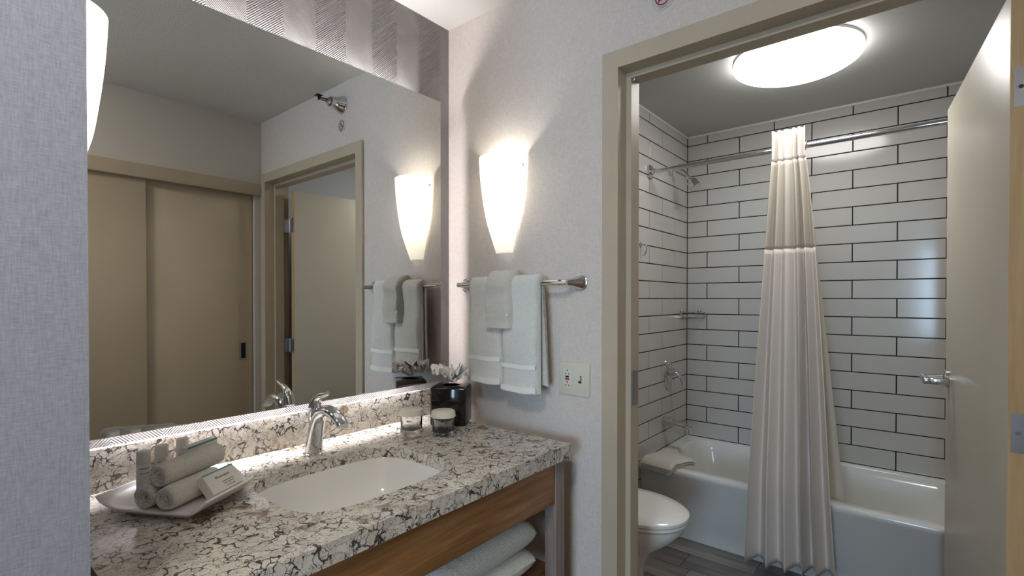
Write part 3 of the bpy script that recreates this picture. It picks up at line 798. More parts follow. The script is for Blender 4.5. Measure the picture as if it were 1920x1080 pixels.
for body, rr, sz in (('Please Do Not Hang', 0.0275, 0.0042), ('Anything Here', 0.0325, 0.0040)):
    def bend(p, rr=rr):
        a = -math.pi / 2 + p.x / rr; q = rr - p.y
        return Vector((GX + q * math.cos(a), DW - 0.0012 - p.z, GZ + q * math.sin(a)))
    put_text('lettering', body, sz, (0, 0, 0), (1, 0, 0), (0, 0, 1), M['black'], sg, bend)

# ================================================================== COUNTER ITEMS
# glass jars with paper lids
def jar(x, y, label):
    t = thing('glass_tumbler', label, 'glass', (x, y, ZT), 'glass tumblers with paper lids')
    r = 0.0375; z = ZT + 0.0005
    bm = bmesh.new()
    lathe(bm, [(0.0, 0), (r - 0.004, 0), (r - 0.001, 0.003), (r, 0.010), (r, 0.078), (r - 0.0025, 0.078), (r - 0.0025, 0.018), (r - 0.006, 0.013), (0.0, 0.012)], (x, y, z), 'Z', 40, caps=False)
    bmesh.ops.remove_doubles(bm, verts=bm.verts, dist=1e-5)
    gl = emit('glass_body', bm, M['glass'], t, 40)
    bm = bmesh.new()      # cut diamond facets at the foot
    for k in range(28):
        for j in range(2):
            a = 2 * math.pi * (k + 0.5 * j) / 28; zc = z + 0.005 + 0.006 * j
            p = Vector((x + r * math.cos(a), y + r * math.sin(a), zc)); tn = Vector((-math.sin(a), math.cos(a), 0)); nn = Vector((math.cos(a), math.sin(a), 0))
            vs = [bm.verts.new(p + tn * 0.004), bm.verts.new(p + Vector((0, 0, .005))), bm.verts.new(p - tn * 0.004), bm.verts.new(p - Vector((0, 0, .005))), bm.verts.new(p + nn * 0.0014)]
            for i in range(4): bm.faces.new((vs[i], vs[(i + 1) % 4], vs[4]))
            bm.faces.new((vs[3], vs[2], vs[1], vs[0]))
    emit('cut_facets', bm, M['glass'], gl)
    bm = bmesh.new(); rows = []
    for rr, hh in ((0.0, 0.0835), (0.0375, 0.0835), (0.0395, 0.082), (0.0405, 0.078), (0.0422, 0.063), (0.0405, 0.0635), (0.0392, 0.0785), (0.0, 0.0795)):
        rows.append([(x + (rr + (0.0006 * math.cos(k * math.pi) if 0.0625 < hh < 0.082 else 0)) * math.cos(2 * math.pi * k / 80), y + (rr + (0.0006 * math.cos(k * math.pi) if 0.0625 < hh < 0.082 else 0)) * math.sin(2 * math.pi * k / 80), z + hh) for k in range(80)])
    grid(bm, rows, close_u=True); bmesh.ops.remove_doubles(bm, verts=bm.verts, dist=1e-5)
    emit('lid', bm, M['lid'], t, 40)
jar(-1.385, 1.126, 'clear cut-glass tumbler with white paper lid, nearer the backsplash')
jar(-1.278, 1.178, 'clear cut-glass tumbler with white paper lid in front of the tissue box')

# tissue box
TA = math.atan2(1.301 - 1.226, -1.294 + 1.41)
tx, ty = Vector((math.cos(TA), math.sin(TA), 0)), Vector((-math.sin(TA), math.cos(TA), 0))
P0 = Vector((-1.405, 1.228, ZT)); TS, TH2 = 0.134, 0.142
tbx = thing('tissue_box', 'glossy black tissue box cover with white tissue in the counter corner', 'tissue box', P0 + (tx + ty) * TS / 2)
def rot_box(name, x0, x1, y0, y1, z0, z1, mat, parent, bevel=0.0, org=P0, seg=2):
    bm = bmesh.new(); add_box(bm, x0, x1, y0, y1, z0, z1, bevel, seg)
    for v in bm.verts: v.co = org + tx * v.co.x + ty * v.co.y + Vector((0, 0, v.co.z))
    return emit(name, bm, mat, parent, 35)
TD = 0.118
rot_box('cover', 0, TS, 0, TD, 0.0005, TH2, M['box'], tbx, 0.007, seg=3)
bm = bmesh.new(); lathe(bm, [(0.036, 0), (0.036, 0.0015), (0.030, 0.0015), (0.030, 0.0)], tuple(P0 + tx * TS / 2 + ty * TD / 2 + Vector((0, 0, TH2))), 'Z', 36, sx=1.15)
emit('opening_rim', bm, M['dark_metal'], tbx, 40)
tc0 = P0 + tx * TS / 2 + ty * TD / 2 + Vector((0, 0, TH2 + 0.002))
ts = thing('tissue', 'crumpled white tissue fanned out of the black box', 'tissue', tc0)
rg = random.Random(3)
for p in range(11):
    a0 = 2 * math.pi * p / 11 + rg.uniform(-.2, .2); L = rg.uniform(0.050, 0.074); wd = rg.uniform(0.030, 0.044); lift = rg.uniform(0.010, 0.05)
    if p % 3 == 0: lift += 0.012
    d = Vector((math.cos(a0), math.sin(a0), 0)); q = Vector((-math.sin(a0), math.cos(a0), 0))
    bm = bmesh.new(); rows = []
    for i in range(9):
        s = i / 8; row = []
        for j in range(9):
            v = (j / 8 - 0.5) * 2
            wdt = wd * (0.25 + 0.95 * s) * (1 - 0.25 * s * abs(v))
            pt = tc0 + d * (0.004 + L * s * (1 - 0.3 * (1 - s))) + q * wdt * v
            zz = lift * math.sin(s * 2.0) + 0.012 + 0.012 * math.cos(v * 3.2 + p) * s + 0.016 * noise.noise(Vector((s * 3.1 + p * 3, v * 2.3, p)))
            zz += (0.018 * s * s if (j % 4 == 0) else 0) - 0.010 * s * (1 - s)
            row.append(pt + Vector((noise.noise(Vector((s * 4, v * 4, p + 9))) * 0.006, noise.noise(Vector((s * 4, v * 4, p + 19))) * 0.006, max(zz, 0.003))))
        rows.append(row)
    grid(bm, rows); emit('fold', bm, M['tissue'], ts, 30)

# amenity tray
TO, TCV, TAV = Vector((-1.325, 0.288, 0)), Vector((0.866, 0.5, 0)), Vector((-0.5, 0.866, 0))
ZS = 0.8885
def tl(c, a, z): return TO + TCV * c + TAV * a + Vector((0, 0, z))
tr = thing('amenity_tray', 'white upswept amenity tray holding rolled towels and toiletries', 'tray', tl(0.07, 0.12, ZT))
tprof = spline([(-0.080, 0.9075), (-0.066, 0.8975), (-0.045, 0.8915), (-0.02, 0.889), (0.02, ZS), (0.09, ZS), (0.148, ZS), (0.168, 0.891), (0.184, 0.901), (0.205, 0.920)], 4)
def aend(c):
    pts = [(-0.09, 0.262), (-0.03, 0.285), (0.04, 0.288), (0.12, 0.225), (0.21, 0.142)]
    for (c0, a0), (c1, a1) in zip(pts, pts[1:]):
        if c <= c1: return a0 + (a1 - a0) * (c - c0) / (c1 - c0)
    return pts[-1][1]
bm = bmesh.new(); rows = []
for c, z in tprof:
    ae = aend(c); a0 = 0.016 * max(0, -c / 0.08)
    rows.append([tl(c, a0 + (ae - a0) * k / 14, z + 0.004 * max(0, (k / 14 - 0.82) / 0.18) ** 2) for k in range(15)])
grid(bm, rows); dish = emit('dish', bm, M['tray'], tr, 60)
md = dish.modifiers.new('thickness', 'SOLIDIFY'); md.thickness = 0.0055; md.offset = -1 if dish.data.polygons[0].normal.z > 0 else 1
mb = dish.modifiers.new('soft_edge', 'BEVEL'); mb.width = 0.002; mb.segments = 2
bm = bmesh.new()
vs = [bm.verts.new(tl(c, a, z)) for z in (ZT + 0.0005, 0.8835) for c, a in ((0.0, 0.02), (0.145, 0.02), (0.145, 0.15), (0.0, 0.23))]
for qd in ((0, 3, 2, 1), (4, 5, 6, 7), (0, 1, 5, 4), (1, 2, 6, 5), (2, 3, 7, 6), (3, 0, 4, 7)): bm.faces.new([vs[i] for i in qd])
emit('foot', bm, M['tray'], tr)

def roll(c, z, a0, a1, r, label, seed, tilt=0.0):
    t = thing('rolled_washcloth', label, 'towel', tl(c, (a0 + a1) / 2, z - r), 'rolled washcloths on the tray')
    bm = bmesh.new(); rows = []
    rg = random.Random(seed); n = 30
    ends = [(0.30, 0.010, 1), (0.62, 0.003, 1), (0.80, 0.0, 1), (0.95, 0.003, 1), (1.0, 0.012, 1)]
    st = [(k, a0 + o_, 1) for k, o_, _ in ends] + [(1.0, a0 + (a1 - a0) * q, 1) for q in (0.2, 0.35, 0.5, 0.65, 0.8)] + [(k, a1 - o_, 1) for k, o_, _ in ends[::-1]]
    for k, a, _ in st:
        row = []
        for i in range(n):
            th = 2 * math.pi * i / n
            rr = r * k * (1 + 0.07 * noise.noise(Vector((math.cos(th) * 1.5 + seed, math.sin(th) * 1.5, a * 22))) + 0.02 * noise.noise(Vector((math.cos(th) * 5 + seed, math.sin(th) * 5, a * 60))))
            row.append(tl(c + rr * math.cos(th), a, z + rr * math.sin(th) + tilt * (a - a0)))
        rows.append(row)
    vg = grid(bm, rows, close_u=True); cap(bm, vg[0][::-1]); cap(bm, vg[-1])
    body = emit('cloth', bm, M['terry'], t, 70)
    # visible spiral on the near end
    bm = bmesh.new(); pts = []
    for i in range(60):
        s = i / 59; th = s * 2 * math.pi * 2.3 + seed; rr = r * (0.12 + 0.66 * s)
        pts.append(tl(c + rr * math.cos(th), a0 + 0.0035 + 0.006 * (1 - s), z + rr * math.sin(th)))
    tube(bm, pts, 0.0042, 8); emit('spiral_fold', bm, M['terry'], body, 70)
    return t
roll(0.051, ZS + 0.0260, 0.004, 0.165, 0.0255, 'white rolled washcloth at the bottom of the pile, nearest the bottles', 1)
roll(0.1055, ZS + 0.0260, 0.004, 0.145, 0.0255, 'white rolled washcloth at the bottom of the pile, beside the soap carton', 2)
roll(0.0785, ZS + 0.0260 + 0.0440, 0.014, 0.185, 0.0255, 'white rolled washcloth lying on top of the other two', 3)

def bottle(c, a, mat, label, z0):
    t = thing('toiletry_bottle', label, 'bottle', tl(c, a, z0), 'toiletry bottles on the tray')
    bm = bmesh.new(); o = tl(c, a, z0)
    lathe(bm, [(0.0, 0), (0.0125, 0), (0.0138, 0.0015), (0.0138, 0.074), (0.0130, 0.076), (0.0, 0.076)], tuple(o), 'Z', 28, caps=False)
    bmesh.ops.remove_doubles(bm, verts=bm.verts, dist=1e-5); b = emit('bottle_body', bm, mat, t, 40)
    bm = bmesh.new(); lathe(bm, [(0.0, 0.0765), (0.0132, 0.0765), (0.0136, 0.078), (0.0136, 0.102), (0.0128, 0.104), (0.0, 0.104)], tuple(o), 'Z', 28, caps=False)
    bmesh.ops.remove_doubles(bm, verts=bm.verts, dist=1e-5); emit('cap', bm, M['cap'], t, 40)
    face = math.atan2(-o.y, -o.x) + 0.25
    def wrap(p, rr=0.01395, dz=0.0):
        a_ = face + p.x / rr
        return o + Vector(((rr + p.z) * math.cos(a_), (rr + p.z) * math.sin(a_), p.y + dz))
    bm = bmesh.new(); rows = [[wrap(Vector((-0.011 + 0.022 * k / 10, y, dz))) for k in range(11)] for y, dz in ((0.0655, 0.0), (0.0675, 0.0))]
    grid(bm, rows); emit('teal_band', bm, M['teal'], b, 40)
    put_text('lettering', 'Neutrogena', 0.0046, (0, 0, 0), (1, 0, 0), (0, 0, 1), M['ink'], b, lambda p: wrap(p, dz=0.056))
    put_text('lettering', 'shampoo' if mat is M['bottle2'] else 'body lotion' if mat is M['bottle'] else 'conditioner', 0.0032, (0, 0, 0), (1, 0, 0), (0, 0, 1), M['ink'], b, lambda p: wrap(p, dz=0.049 if mat is not M['bottle'] else 0.012))
bottle(-0.012, 0.068, M['bottle'], 'pearl white toiletry bottle standing foremost on the tray', 0.8893)
bottle(-0.010, 0.114, M['bottle2'], 'cream toiletry bottle standing between the two other bottles', 0.8893)
bottle(-0.008, 0.173, M['bottle3'], 'peach tinted toiletry bottle standing rearmost on the tray', 0.8893)

def carton(name, label, c_bot, z_bot, c_top, z_top, a0, a1, thick, front):
    """soap carton: front face spans (c_bot,z_bot)-(c_top,z_top), length a0-a1, thickness inward"""
    t = thing(name, label, 'soap box', tl((c_bot + c_top) / 2, (a0 + a1) / 2, min(z_bot, z_top) - 0.01), 'soap cartons on the tray')
    up = TCV * (c_top - c_bot) + Vector((0, 0, z_top - z_bot)); Hh = up.length; up.normalize()
    al = TAV.copy(); nr = up.cross(al) ; nr = nr if nr.dot(TCV) > 0 else -nr
    o = tl(c_bot, a0, z_bot); Lh = a1 - a0
    bm = bmesh.new(); add_box(bm, 0, Lh, 0, Hh, -thick, 0, 0.0006, 1)
    for v in bm.verts: v.co = o + al * v.co.x + up * v.co.y + nr * v.co.z
    b = emit('carton', bm, M['card'], t)
    bm = bmesh.new(); add_box(bm, 0.0004, Lh - 0.0004, Hh - 0.0032, Hh + 0.0002, -0.004, 0.0003)
    for v in bm.verts: v.co = o + al * v.co.x + up * v.co.y + nr * v.co.z
    emit('teal_stripe', bm, M['teal'], b)
    if front:
        for body, sz, yy, xx in (('Neutrogena', 0.0085, 0.66, 0.52), ('transparent facial bar', 0.0042, 0.40, 0.6), ('savon transparent', 0.0042, 0.29, 0.6), ('NET WT 1.0 OZ', 0.0036, 0.14, 0.62)):
            put_text('lettering', body, sz, o + al * Lh * xx + up * Hh * yy + nr * 0.0004, al, up, M['ink'], b)
    return t
carton('soap_carton', 'white soap carton with teal edge leaning on the tray rim', 0.172, 0.9045, 0.140, 0.944, 0.066, 0.158, 0.022, True)
carton('soap_carton', 'white soap carton with teal edge tucked behind the top rolled washcloth', 0.050, 0.944, 0.0512, 0.985, 0.125, 0.218, 0.022, False)

# ================================================================== TOWELS ON THE SHELF
def folded_towel(z0, z1, x0, x1, y0, y1, label, seed):
    t = thing('folded_bath_towel', label, 'towel', ((x0 + x1) / 2, (y0 + y1) / 2, z0), 'bath towels on the vanity shelf')
    bm = bmesh.new(); rows = []; hh = (z1 - z0) / 2; zc = (z0 + z1) / 2; n = 28
    xs = [x0 + (x1 - x0) * (0.5 - 0.5 * math.cos(math.pi * k / 26)) for k in range(27)]
    for x in xs:
        e = min(x - x0, x1 - x); sq = math.sqrt(max(0.03, 1 - max(0, 1 - e / 0.045) ** 2))
        row = []
        for k in range(n):
            a = 2 * math.pi * k / n; ca, sa = math.cos(a), math.sin(a)
            # stadium section: rounded folded ends at y0 and y1
            yy = ca * (y1 - y0) / 2; yy = math.copysign(abs(ca) ** 0.32, ca) * (y1 - y0) / 2
            zz = math.copysign(abs(sa) ** 0.75, sa) * hh * sq
            w_ = 0.006 * noise.noise(Vector((x * 11 + seed, yy * 7, sa)))
            row.append((x, (y0 + y1) / 2 + yy * (0.94 + 0.06 * sq), min(max(zc + zz + w_, z0), z1)))
        rows.append(row)
    vg = grid(bm, rows, close_u=True); cap(bm, vg[0][::-1]); cap(bm, vg[-1])
    emit('cloth', bm, M['terry'], t, 70)
folded_towel(0.456, 0.539, -1.42, -0.955, 0.86, 1.292, 'white folded bath towel resting directly on the vanity shelf', 1)
folded_towel(0.5395, 0.638, -1.42, -0.950, 0.87, 1.288, 'white folded bath towel on top of the stack under the counter', 5)

# ================================================================== BATHROOM
# ceiling lamp
LC = (-0.455, 2.60)
cl = thing('ceiling_light', 'round frosted flush-mount ceiling light over the bathtub', 'ceiling lamp', (LC[0], LC[1], ZCB - 0.08))
bm = bmesh.new(); lathe(bm, [(0.262, ZCB - 0.0005), (0.262, ZCB - 0.012), (0.250, ZCB - 0.014)], (*LC, 0), 'Z', 48); emit('mount', bm, M['housing'], cl, 40)
bm = bmesh.new(); dp = spline([(0.256, ZCB - 0.013), (0.262, ZCB - 0.025), (0.250, ZCB - 0.042), (0.205, ZCB - 0.062), (0.12, ZCB - 0.076), (0.0, ZCB - 0.080)], 5)
lathe(bm, dp, (*LC, 0), 'Z', 56, caps=False); bmesh.ops.remove_doubles(bm, verts=bm.verts, dist=1e-5); emit('dome', bm, M['dome'], cl, 60)
hl2 = thing('hall_fill_light', 'added round warm fill light on the hall ceiling, out of view', 'ceiling lamp', (-0.24, -0.35, ZC - 0.07))  # lamp added behind the camera to fill the vanity area with even light
bm = bmesh.new(); lathe(bm, [(0.165, ZC - 0.0005), (0.165, ZC - 0.015), (0.155, ZC - 0.018)], (-0.24, -0.35, 0), 'Z', 40); emit('mount', bm, M['housing'], hl2, 40)
bm = bmesh.new(); lathe(bm, spline([(0.158, ZC - 0.018), (0.150, ZC - 0.04), (0.10, ZC - 0.062), (0.0, ZC - 0.07)], 5), (-0.24, -0.35, 0), 'Z', 40, caps=False); bmesh.ops.remove_doubles(bm, verts=bm.verts, dist=1e-5)
emit('dome', bm, emissive('hall_fill_dome', (1.0, 0.945, 0.87, 1), 30.0), hl2, 60)
# shower rod
sr = thing('shower_rod', 'chrome shower curtain rod spanning the tiled alcove', 'curtain rod', (-0.5, 2.834, 2.09))
bm = bmesh.new(); tube(bm, [(XT + 0.012, 2.834, 2.098), (XTR - 0.012, 2.834, 2.098)], 0.0125, 18); emit('rod', bm, M['chrome'], sr, 40)
for xx, s in ((XT, 1), (XTR, -1)):
    bk = box('bracket', min(xx + s * 0.0005, xx + s * 0.014), max(xx + s * 0.0005, xx + s * 0.014), 2.808, 2.860, 2.060, 2.136, M['chrome'], sr, 0.004)
    bm = bmesh.new(); tube(bm, [(xx + s * 0.012, 2.834, 2.098), (xx + s * 0.034, 2.834, 2.098)], 0.018, 18); emit('socket', bm, M['chrome'], bk, 40)
# shower head
sh = thing('shower_fixture', 'chrome shower head on a curved arm', 'shower', (XT, 3.153, 2.06))
bm = bmesh.new(); lathe(bm, [(0.029, 0.0005), (0.028, 0.005), (0.016, 0.010), (0.010, 0.012)], (XT, 3.153, 2.165), 'X', 24); emit('flange', bm, M['chrome'], sh, 40)
bm = bmesh.new(); tube(bm, spline([(XT + 0.004, 3.153, 2.165), (XT + 0.05, 3.153, 2.168), (XT + 0.09, 3.153, 2.148), (XT + 0.118, 3.153, 2.108)], 6), 0.0105, 14); emit('arm', bm, M['chrome'], sh, 50)
bm = bmesh.new(); ax = Vector((0.58, 0, -0.81)).normalized(); hp0 = Vector((XT + 0.116, 3.153, 2.112)); prof = [(0.011, 0), (0.013, 0.012), (0.010, 0.018), (0.014, 0.026), (0.031, 0.036), (0.033, 0.044), (0.035, 0.085), (0.033, 0.087), (0.0, 0.086)]
sdv = Vector((0, 1, 0)); wdv = ax.cross(sdv)
rows = [[hp0 + ax * h_ + (sdv * math.cos(2 * math.pi * k / 28) + wdv * math.sin(2 * math.pi * k / 28)) * r_ for k in range(28)] for r_, h_ in prof]
grid(bm, rows, close_u=True); bmesh.ops.remove_doubles(bm, verts=bm.verts, dist=1e-5); emit('head', bm, M['chrome'], sh, 35)
# mixer valve
mv = thing('shower_valve', 'chrome oval shower valve with curved lever', 'shower valve', (XT, 3.121, 0.76))
bm = bmesh.new(); rows = []
for r_, h_ in ((1.0, 0.0005), (1.0, 0.004), (0.93, 0.009), (0.6, 0.014), (0.0, 0.0155)):
    rows.append([(XT + h_, 3.121 + 0.060 * r_ * math.cos(2 * math.pi * k / 40), 0.857 + 0.102 * r_ * math.sin(2 * math.pi * k / 40)) for k in range(40)])
grid(bm, rows, close_u=True); bmesh.ops.remove_doubles(bm, verts=bm.verts, dist=1e-5); emit('plate', bm, M['chrome'], mv, 45)
bm = bmesh.new(); lathe(bm, [(0.026, 0.012), (0.025, 0.030), (0.022, 0.050), (0.014, 0.056)], (XT, 3.121, 0.868), 'X', 24)
hubv = emit('hub', bm, M['chrome'], mv, 40)
bm = bmesh.new(); lv = spline([(0.045, 0.872, .018, .008), (0.060, 0.868, .017, .008), (0.080, 0.845, .013, .006), (0.092, 0.812, .009, .005), (0.096, 0.785, .006, .004)], 6)
tube(bm, [(XT + a, 3.121, b) for a, b, _, _ in lv], [(c, d) for _, _, c, d in lv], 16); emit('lever', bm, M['chrome'], hubv, 50)
# tub spout
us = thing('tub_spout', 'chrome tub spout above the bathtub end', 'tub faucet', (XT, 3.06, 0.50))
bm = bmesh.new(); su = spline([(0.0005, 0.560, .030, .030), (0.03, 0.560, .028, .027), (0.10, 0.553, .026, .023), (0.150, 0.546, .025, .021), (0.172, 0.541, .024, .019)], 5)
tube(bm, [(XT + a, 3.06, b) for a, b, _, _ in su], [(c, d) for _, _, c, d in su], 22); bd = emit('spout', bm, M['chrome'], us, 50)
bm = bmesh.new(); lathe(bm, [(0.019, 0.505), (0.021, 0.510), (0.022, 0.545)], (XT + 0.152, 3.06, 0), 'Z', 20); emit('nozzle', bm, M['chrome'], us, 40)
# corner basket
cb = thing('corner_basket', 'chrome wire corner soap basket on the tile', 'basket', (XT + 0.06, YT - 0.06, 1.205))
def arc(z, inset=0.0):
    L = 0.125; pts = [(XT + 0.006, YT - L, z)]
    for k in range(9):
        a = math.pi / 2 * k / 8; pts.append((XT + 0.02 + (L - 0.02) * math.sin(a) ** 1.2 * (0.62 if 0 < k < 8 else 1), YT - 0.02 - (L - 0.02) * math.cos(a) ** 1.2 * (0.62 if 0 < k < 8 else 1), z))
    pts.append((XT + L, YT - 0.006, z)); return pts
for z_ in (1.245, 1.212):
    bm = bmesh.new(); tube(bm, [(XT + 0.006, YT - 0.125, z_), (XT + 0.095, YT - 0.100, z_), (XT + 0.125, YT - 0.006, z_), (XT + 0.006, YT - 0.006, z_), (XT + 0.006, YT - 0.125, z_)], 0.0035, 8); emit('ring', bm, M['chrome'], cb, 40)
for px, py in ((XT + 0.006, YT - 0.125), (XT + 0.095, YT - 0.100), (XT + 0.125, YT - 0.006)):
    bm = bmesh.new(); tube(bm, [(px, py, 1.212), (px, py, 1.248)], 0.003, 8); emit('upright', bm, M['chrome'], cb, 40)
for k in range(5):
    f_ = (k + 1) / 6; bm = bmesh.new()
    tube(bm, [(XT + 0.006, YT - 0.12 * f_, 1.212), (XT + 0.122 * (1 - 0.2 * (1 - f_)) , YT - 0.1 * f_, 1.212)], 0.002, 6); emit('wire', bm, M['chrome'], cb, 40)
for (px, py) in ((XT + 0.004, YT - 0.11), (XT + 0.085, YT - 0.004)):
    bm = bmesh.new(); lathe(bm, [(0.012, -0.006), (0.013, 0.0), (0.012, 0.006)], (px + 0.004, py - 0.004, 1.257), 'Z', 14); emit('knob', bm, M['chrome'], cb, 40)
# hook on the tile beside the doorway
hk = thing('robe_hook', 'small chrome hook on the tiled wall beside the door frame', 'hook', (XT, 2.715, 1.63))
bm = bmesh.new(); lathe(bm, [(0.016, 0.0005), (0.015, 0.006), (0.007, 0.009)], (XT, 2.712, 1.655), 'X', 18); emit('flange', bm, M['chrome'], hk, 40)
bm = bmesh.new(); tube(bm, spline([(XT + 0.006, 2.712, 1.655), (XT + 0.03, 2.712, 1.650), (XT + 0.038, 2.712, 1.63), (XT + 0.028, 2.712, 1.600), (XT + 0.012, 2.712, 1.59)], 5), 0.004, 10); emit('arm', bm, M['chrome'], hk, 50)

# bathtub
tub = thing('bathtub', 'white enamel alcove bathtub with smooth apron', 'bathtub', ((XT + XTR) / 2, 3.08, 0))
TX0, TX1, TY0, TY1, TZ = XT + 0.001, XTR - 0.001, 2.700, YT - 0.002, 0.392
def rrect(x0, x1, y0, y1, rad, z, n=10, ex=None):
    pts = []
    for cx, cy, a0 in ((x1 - rad, y1 - rad, 0), (x0 + rad, y1 - rad, 90), (x0 + rad, y0 + rad, 180), (x1 - rad, y0 + rad, 270)):
        for k in range(n): a = R(a0 + 90 * k / (n - 1)); pts.append((cx + rad * math.cos(a), cy + rad * math.sin(a), z))
    return pts
bm = bmesh.new()
rows = [rrect(TX0, TX1, TY0 + 0.058, TY1, 0.002, 0.0), rrect(TX0, TX1, TY0 + 0.050, TY1, 0.002, 0.085), rrect(TX0, TX1, TY0 + 0.036, TY1, 0.002, 0.100), rrect(TX0, TX1, TY0 + 0.016, TY1, 0.002, TZ - 0.045), rrect(TX0, TX1, TY0 + 0.002, TY1, 0.002, TZ - 0.030), rrect(TX0, TX1, TY0, TY1, 0.002, TZ - 0.014),
        rrect(TX0, TX1, TY0 + 0.004, TY1, 0.002, TZ - 0.004), rrect(TX0, TX1, TY0 + 0.014, TY1, 0.002, TZ),
        rrect(TX0 + 0.075, TX1 - 0.05, TY0 + 0.070, TY1 - 0.028, 0.13, TZ + 0.001), rrect(TX0 + 0.087, TX1 - 0.062, TY0 + 0.082, TY1 - 0.040, 0.125, TZ - 0.010), rrect(TX0 + 0.105, TX1 - 0.085, TY0 + 0.095, TY1 - 0.055, 0.12, TZ - 0.07),
        rrect(TX0 + 0.13, TX1 - 0.18, TY0 + 0.11, TY1 - 0.075, 0.12, TZ - 0.20), rrect(TX0 + 0.16, TX1 - 0.28, TY0 + 0.13, TY1 - 0.10, 0.11, TZ - 0.29), rrect(TX0 + 0.21, TX1 - 0.36, TY0 + 0.18, TY1 - 0.15, 0.08, TZ - 0.315)]
vg = grid(bm, rows, close_u=True); cap(bm, vg[-1])
emit('shell', bm, M['tub'], tub, 45)
bm = bmesh.new(); lathe(bm, [(0.034, 0.0), (0.033, 0.005), (0.018, 0.007), (0.0, 0.007)], (TX0 + 0.118, 3.07, TZ - 0.105), 'X', 24); emit('overflow_cover', bm, M['chrome'], tub, 40)

# folded bath mat on the tub corner
bmth = thing('bath_mat', 'folded cream bath mat draped over the tub corner', 'bath mat', (-1.13, 2.76, TZ))
def mat_layer(z0, th, shrink, seed, nm):
    bm = bmesh.new(); rows = []; NI, NJ = 16, 18
    q = [Vector((-1.245, 2.672)), Vector((-1.060, 2.660)), Vector((-0.985, 2.850)), Vector((-1.190, 2.965))]
    def top(i, j, off):
        s, t = i / NI, j / NJ
        s2, t2 = shrink + (1 - 2 * shrink) * s, shrink * 0.4 + (1 - shrink * 0.8) * t
        p = q[0].lerp(q[1], s2).lerp(q[3].lerp(q[2], s2), t2)
        edge = min(s, 1 - s, t, 1 - t); rd = min(1.0, math.sqrt(max(edge, 0) / 0.10 + 0.02))
        y = p.y; z = TZ + z0
        # front droops over the rim, inner end sags into the tub
        if y < 2.700: d_ = min(1.0, (2.700 - y) / 0.035); z -= 0.024 * d_; y -= 0.010 * d_
        if t > 0.55 and p.x > -1.15: d_ = (t - 0.55) / 0.45; z -= 0.012 * d_ * d_
        wv = 0.006 * noise.noise(Vector((s * 4 + seed, t * 4, seed)))
        return Vector((p.x, y, z + (th * rd + wv * rd if off else 0.0)))
    topg = [[top(i, j, 1) for i in range(NI + 1)] for j in range(NJ + 1)]
    botg = [[top(i, j, 0) for i in range(NI + 1)] for j in range(NJ + 1)]
    vt = grid(bm, topg); vb = grid(bm, botg)
    per = [(j, 0) for j in range(NJ)] + [(NJ, i) for i in range(NI)] + [(j, NI) for j in range(NJ, 0, -1)] + [(0, i) for i in range(NI, 0, -1)]
    for a, b in zip(per, per[1:] + per[:1]): bm.faces.new((vt[a[0]][a[1]], vt[b[0]][b[1]], vb[b[0]][b[1]], vb[a[0]][a[1]]))
    emit(nm, bm, M['terry2'], bmth, 80)
mat_layer(0.004, 0.013, 0.03, 1, 'lower_fold'); mat_layer(0.0175, 0.013, 0.015, 3, 'middle_fold'); mat_layer(0.031, 0.016, 0.0, 6, 'upper_fold')

# shower curtain
sc = thing('shower_curtain', 'cream shower curtain gathered to the middle of the rod', 'shower curtain', (-0.5, 2.72, 0.07))
NF = 5.4
def cur_pt(s, z):
    """s 0..1 across, z height -> point on the gathered cloth"""
    t = max(0.0, min(1.0, (2.05 - z) / 2.0))
    xl = -0.598 - 0.075 * t ** 0.9; xr = -0.446 + 0.165 * t ** 0.75
    yc = 2.802 - 0.174 * min(1.0, t / 0.80) ** 0.95
    amp = 0.014 + 0.034 * t
    q_ = s + 0.030 * math.sin(7 * s + 1.2 * t) + 0.012 * math.sin(17 * s + 0.5)
    lob = (math.sqrt(math.sin(math.pi * NF * q_ + 0.25) ** 2 + 0.03) - 0.17) / 0.85
    sx = s + 0.020 * math.sin(2 * math.pi * NF * q_ + 0.5) * (0.3 + t)
    y = yc - amp * (2 * lob - 1) * (1 + 0.25 * math.sin(9 * s + 1))
    return Vector((xl + (xr - xl) * sx, y, z))
def cur_panel(nm, z0, z1, mat, nz, hem=None):
    bm = bmesh.new(); rows = []
    for i in range(nz + 1):
        row = []
        for j in range(181):
            s = j / 180; zt_ = z1
            zb_ = z0
            if hem: zb_ = z0 + 0.005 * math.sin(2 * math.pi * NF * s + 1.0) + 0.04 * s ** 3 - 0.012
            row.append(cur_pt(s, zt_ + (zb_ - zt_) * i / nz))
        rows.append(row)
    grid(bm, rows); o = emit(nm, bm, mat, sc, 80)
    md = o.modifiers.new('thickness', 'SOLIDIFY'); md.thickness = 0.0012; md.offset = 0
    return o
cur_panel('skirt', 0.075, 1.586, M['curtain'], 60, True)
cur_panel('sheer_panel', 1.584, 2.032, M['sheer'], 22)
cur_panel('header', 2.030, 2.185, M['curtain'], 8)
for k in range(6):
    xr_ = -0.585 + 0.027 * k; bm = bmesh.new()
    tube(bm, [(xr_ + 0.004 * math.sin(2 * math.pi * j / 20), 2.834 + 0.019 * math.cos(2 * math.pi * j / 20), 2.098 + 0.019 * math.sin(2 * math.pi * j / 20)) for j in range(21)], 0.0022, 6)
    emit('ring', bm, M['white_trim'], sc, 50)
bm = bmesh.new(); rows = []
for i in range(31):
    z = 2.03 - (2.03 - 0.20) * i / 30; t = i / 30; row = []
    for j in range(61):
        s = j / 60; xl = -0.58 - 0.02 * t; xr = -0.45 + 0.185 * t
        row.append((xl + (xr - xl) * s, 2.862 - 0.012 * t + 0.010 * math.sin(2 * math.pi * 4 * s) * (0.6 + 0.6 * t), z))
    rows.append(row)
grid(bm, rows); emit('liner', bm, M['liner'], sc, 80)

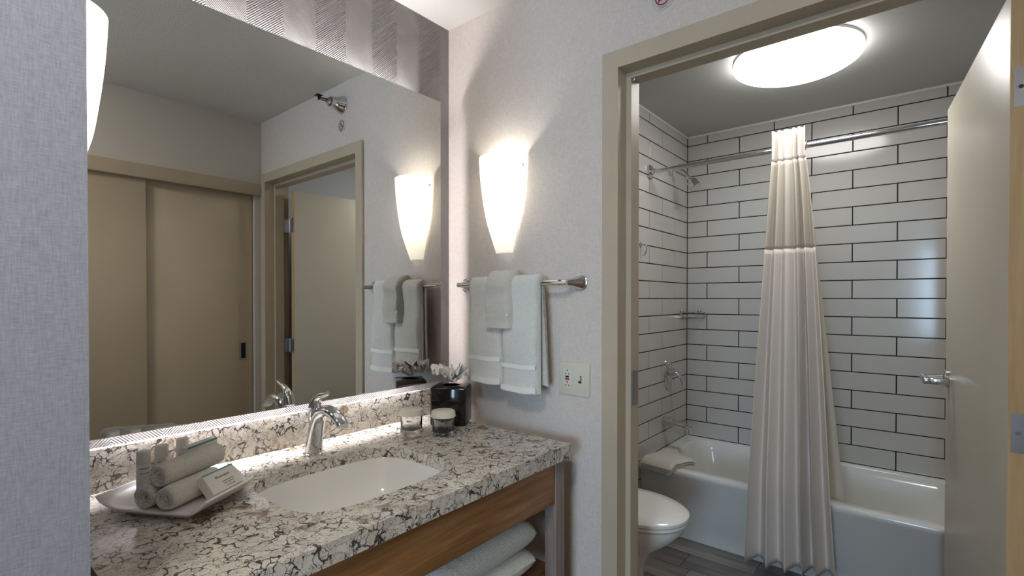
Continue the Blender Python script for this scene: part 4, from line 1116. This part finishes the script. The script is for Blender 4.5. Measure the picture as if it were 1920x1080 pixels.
# toilet
to = thing('toilet', 'white porcelain toilet with closed lid beside the tub', 'toilet', (-1.0, 2.02, 0))
YC = 2.015
def egg(x0, x1, hw, z, n=40, sq=0.0):
    """egg loop: back at x0 (blunt), front tip at x1"""
    xc = x0 + (x1 - x0) * 0.45; pts = []
    for k in range(n):
        a = 2 * math.pi * k / n; ca, sa = math.cos(a), math.sin(a)
        px = xc + (x1 - xc) * ca if ca > 0 else xc + (xc - x0) * math.copysign(abs(ca) ** 0.75, ca)
        pts.append((px, YC + hw * math.copysign(abs(sa) ** 0.92, sa), z))
    return pts
bm = bmesh.new()
rows = [egg(-1.28, -0.90, 0.105, 0.0), egg(-1.28, -0.905, 0.105, 0.04), egg(-1.26, -0.93, 0.095, 0.12), egg(-1.26, -0.92, 0.100, 0.20), egg(-1.26, -0.88, 0.120, 0.265), egg(-1.26, -0.80, 0.155, 0.325), egg(-1.26, -0.755, 0.175, 0.375), egg(-1.26, -0.745, 0.180, 0.398), egg(-1.25, -0.76, 0.17, 0.402)]
vg = grid(bm, rows, close_u=True); cap(bm, vg[0][::-1]); cap(bm, vg[-1]); emit('bowl', bm, M['porcelain'], to, 50)
bm = bmesh.new(); rows = [egg(-1.19, -0.742, 0.180, 0.4065), egg(-1.19, -0.738, 0.184, 0.410), egg(-1.19, -0.738, 0.184, 0.420), egg(-1.19, -0.745, 0.178, 0.423)]
vg = grid(bm, rows, close_u=True); cap(bm, vg[0][::-1]); cap(bm, vg[-1]); emit('seat', bm, M['porcelain'], to, 40)
bm = bmesh.new(); rows = [egg(-1.18, -0.740, 0.181, 0.4245), egg(-1.18, -0.735, 0.186, 0.427), egg(-1.18, -0.735, 0.186, 0.438), egg(-1.18, -0.745, 0.178, 0.446), egg(-1.15, -0.80, 0.13, 0.452), egg(-1.10, -0.88, 0.07, 0.454)]
vg = grid(bm, rows, close_u=True); cap(bm, vg[0][::-1]); cap(bm, vg[-1]); emit('lid', bm, M['porcelain'], to, 45)
box('tank', -1.445, -1.23, YC - 0.21, YC + 0.21, 0.41, 0.74, M['porcelain'], to, 0.02, 3)
box('tank_lid', -1.447, -1.22, YC - 0.22, YC + 0.22, 0.741, 0.775, M['porcelain'], to, 0.01, 2)
bm = bmesh.new(); tube(bm, [(-1.229, YC - 0.15, 0.69), (-1.212, YC - 0.15, 0.69), (-1.208, YC - 0.13, 0.688), (-1.205, YC - 0.08, 0.682)], 0.006, 10); emit('flush_lever', bm, M['chrome'], to, 40)
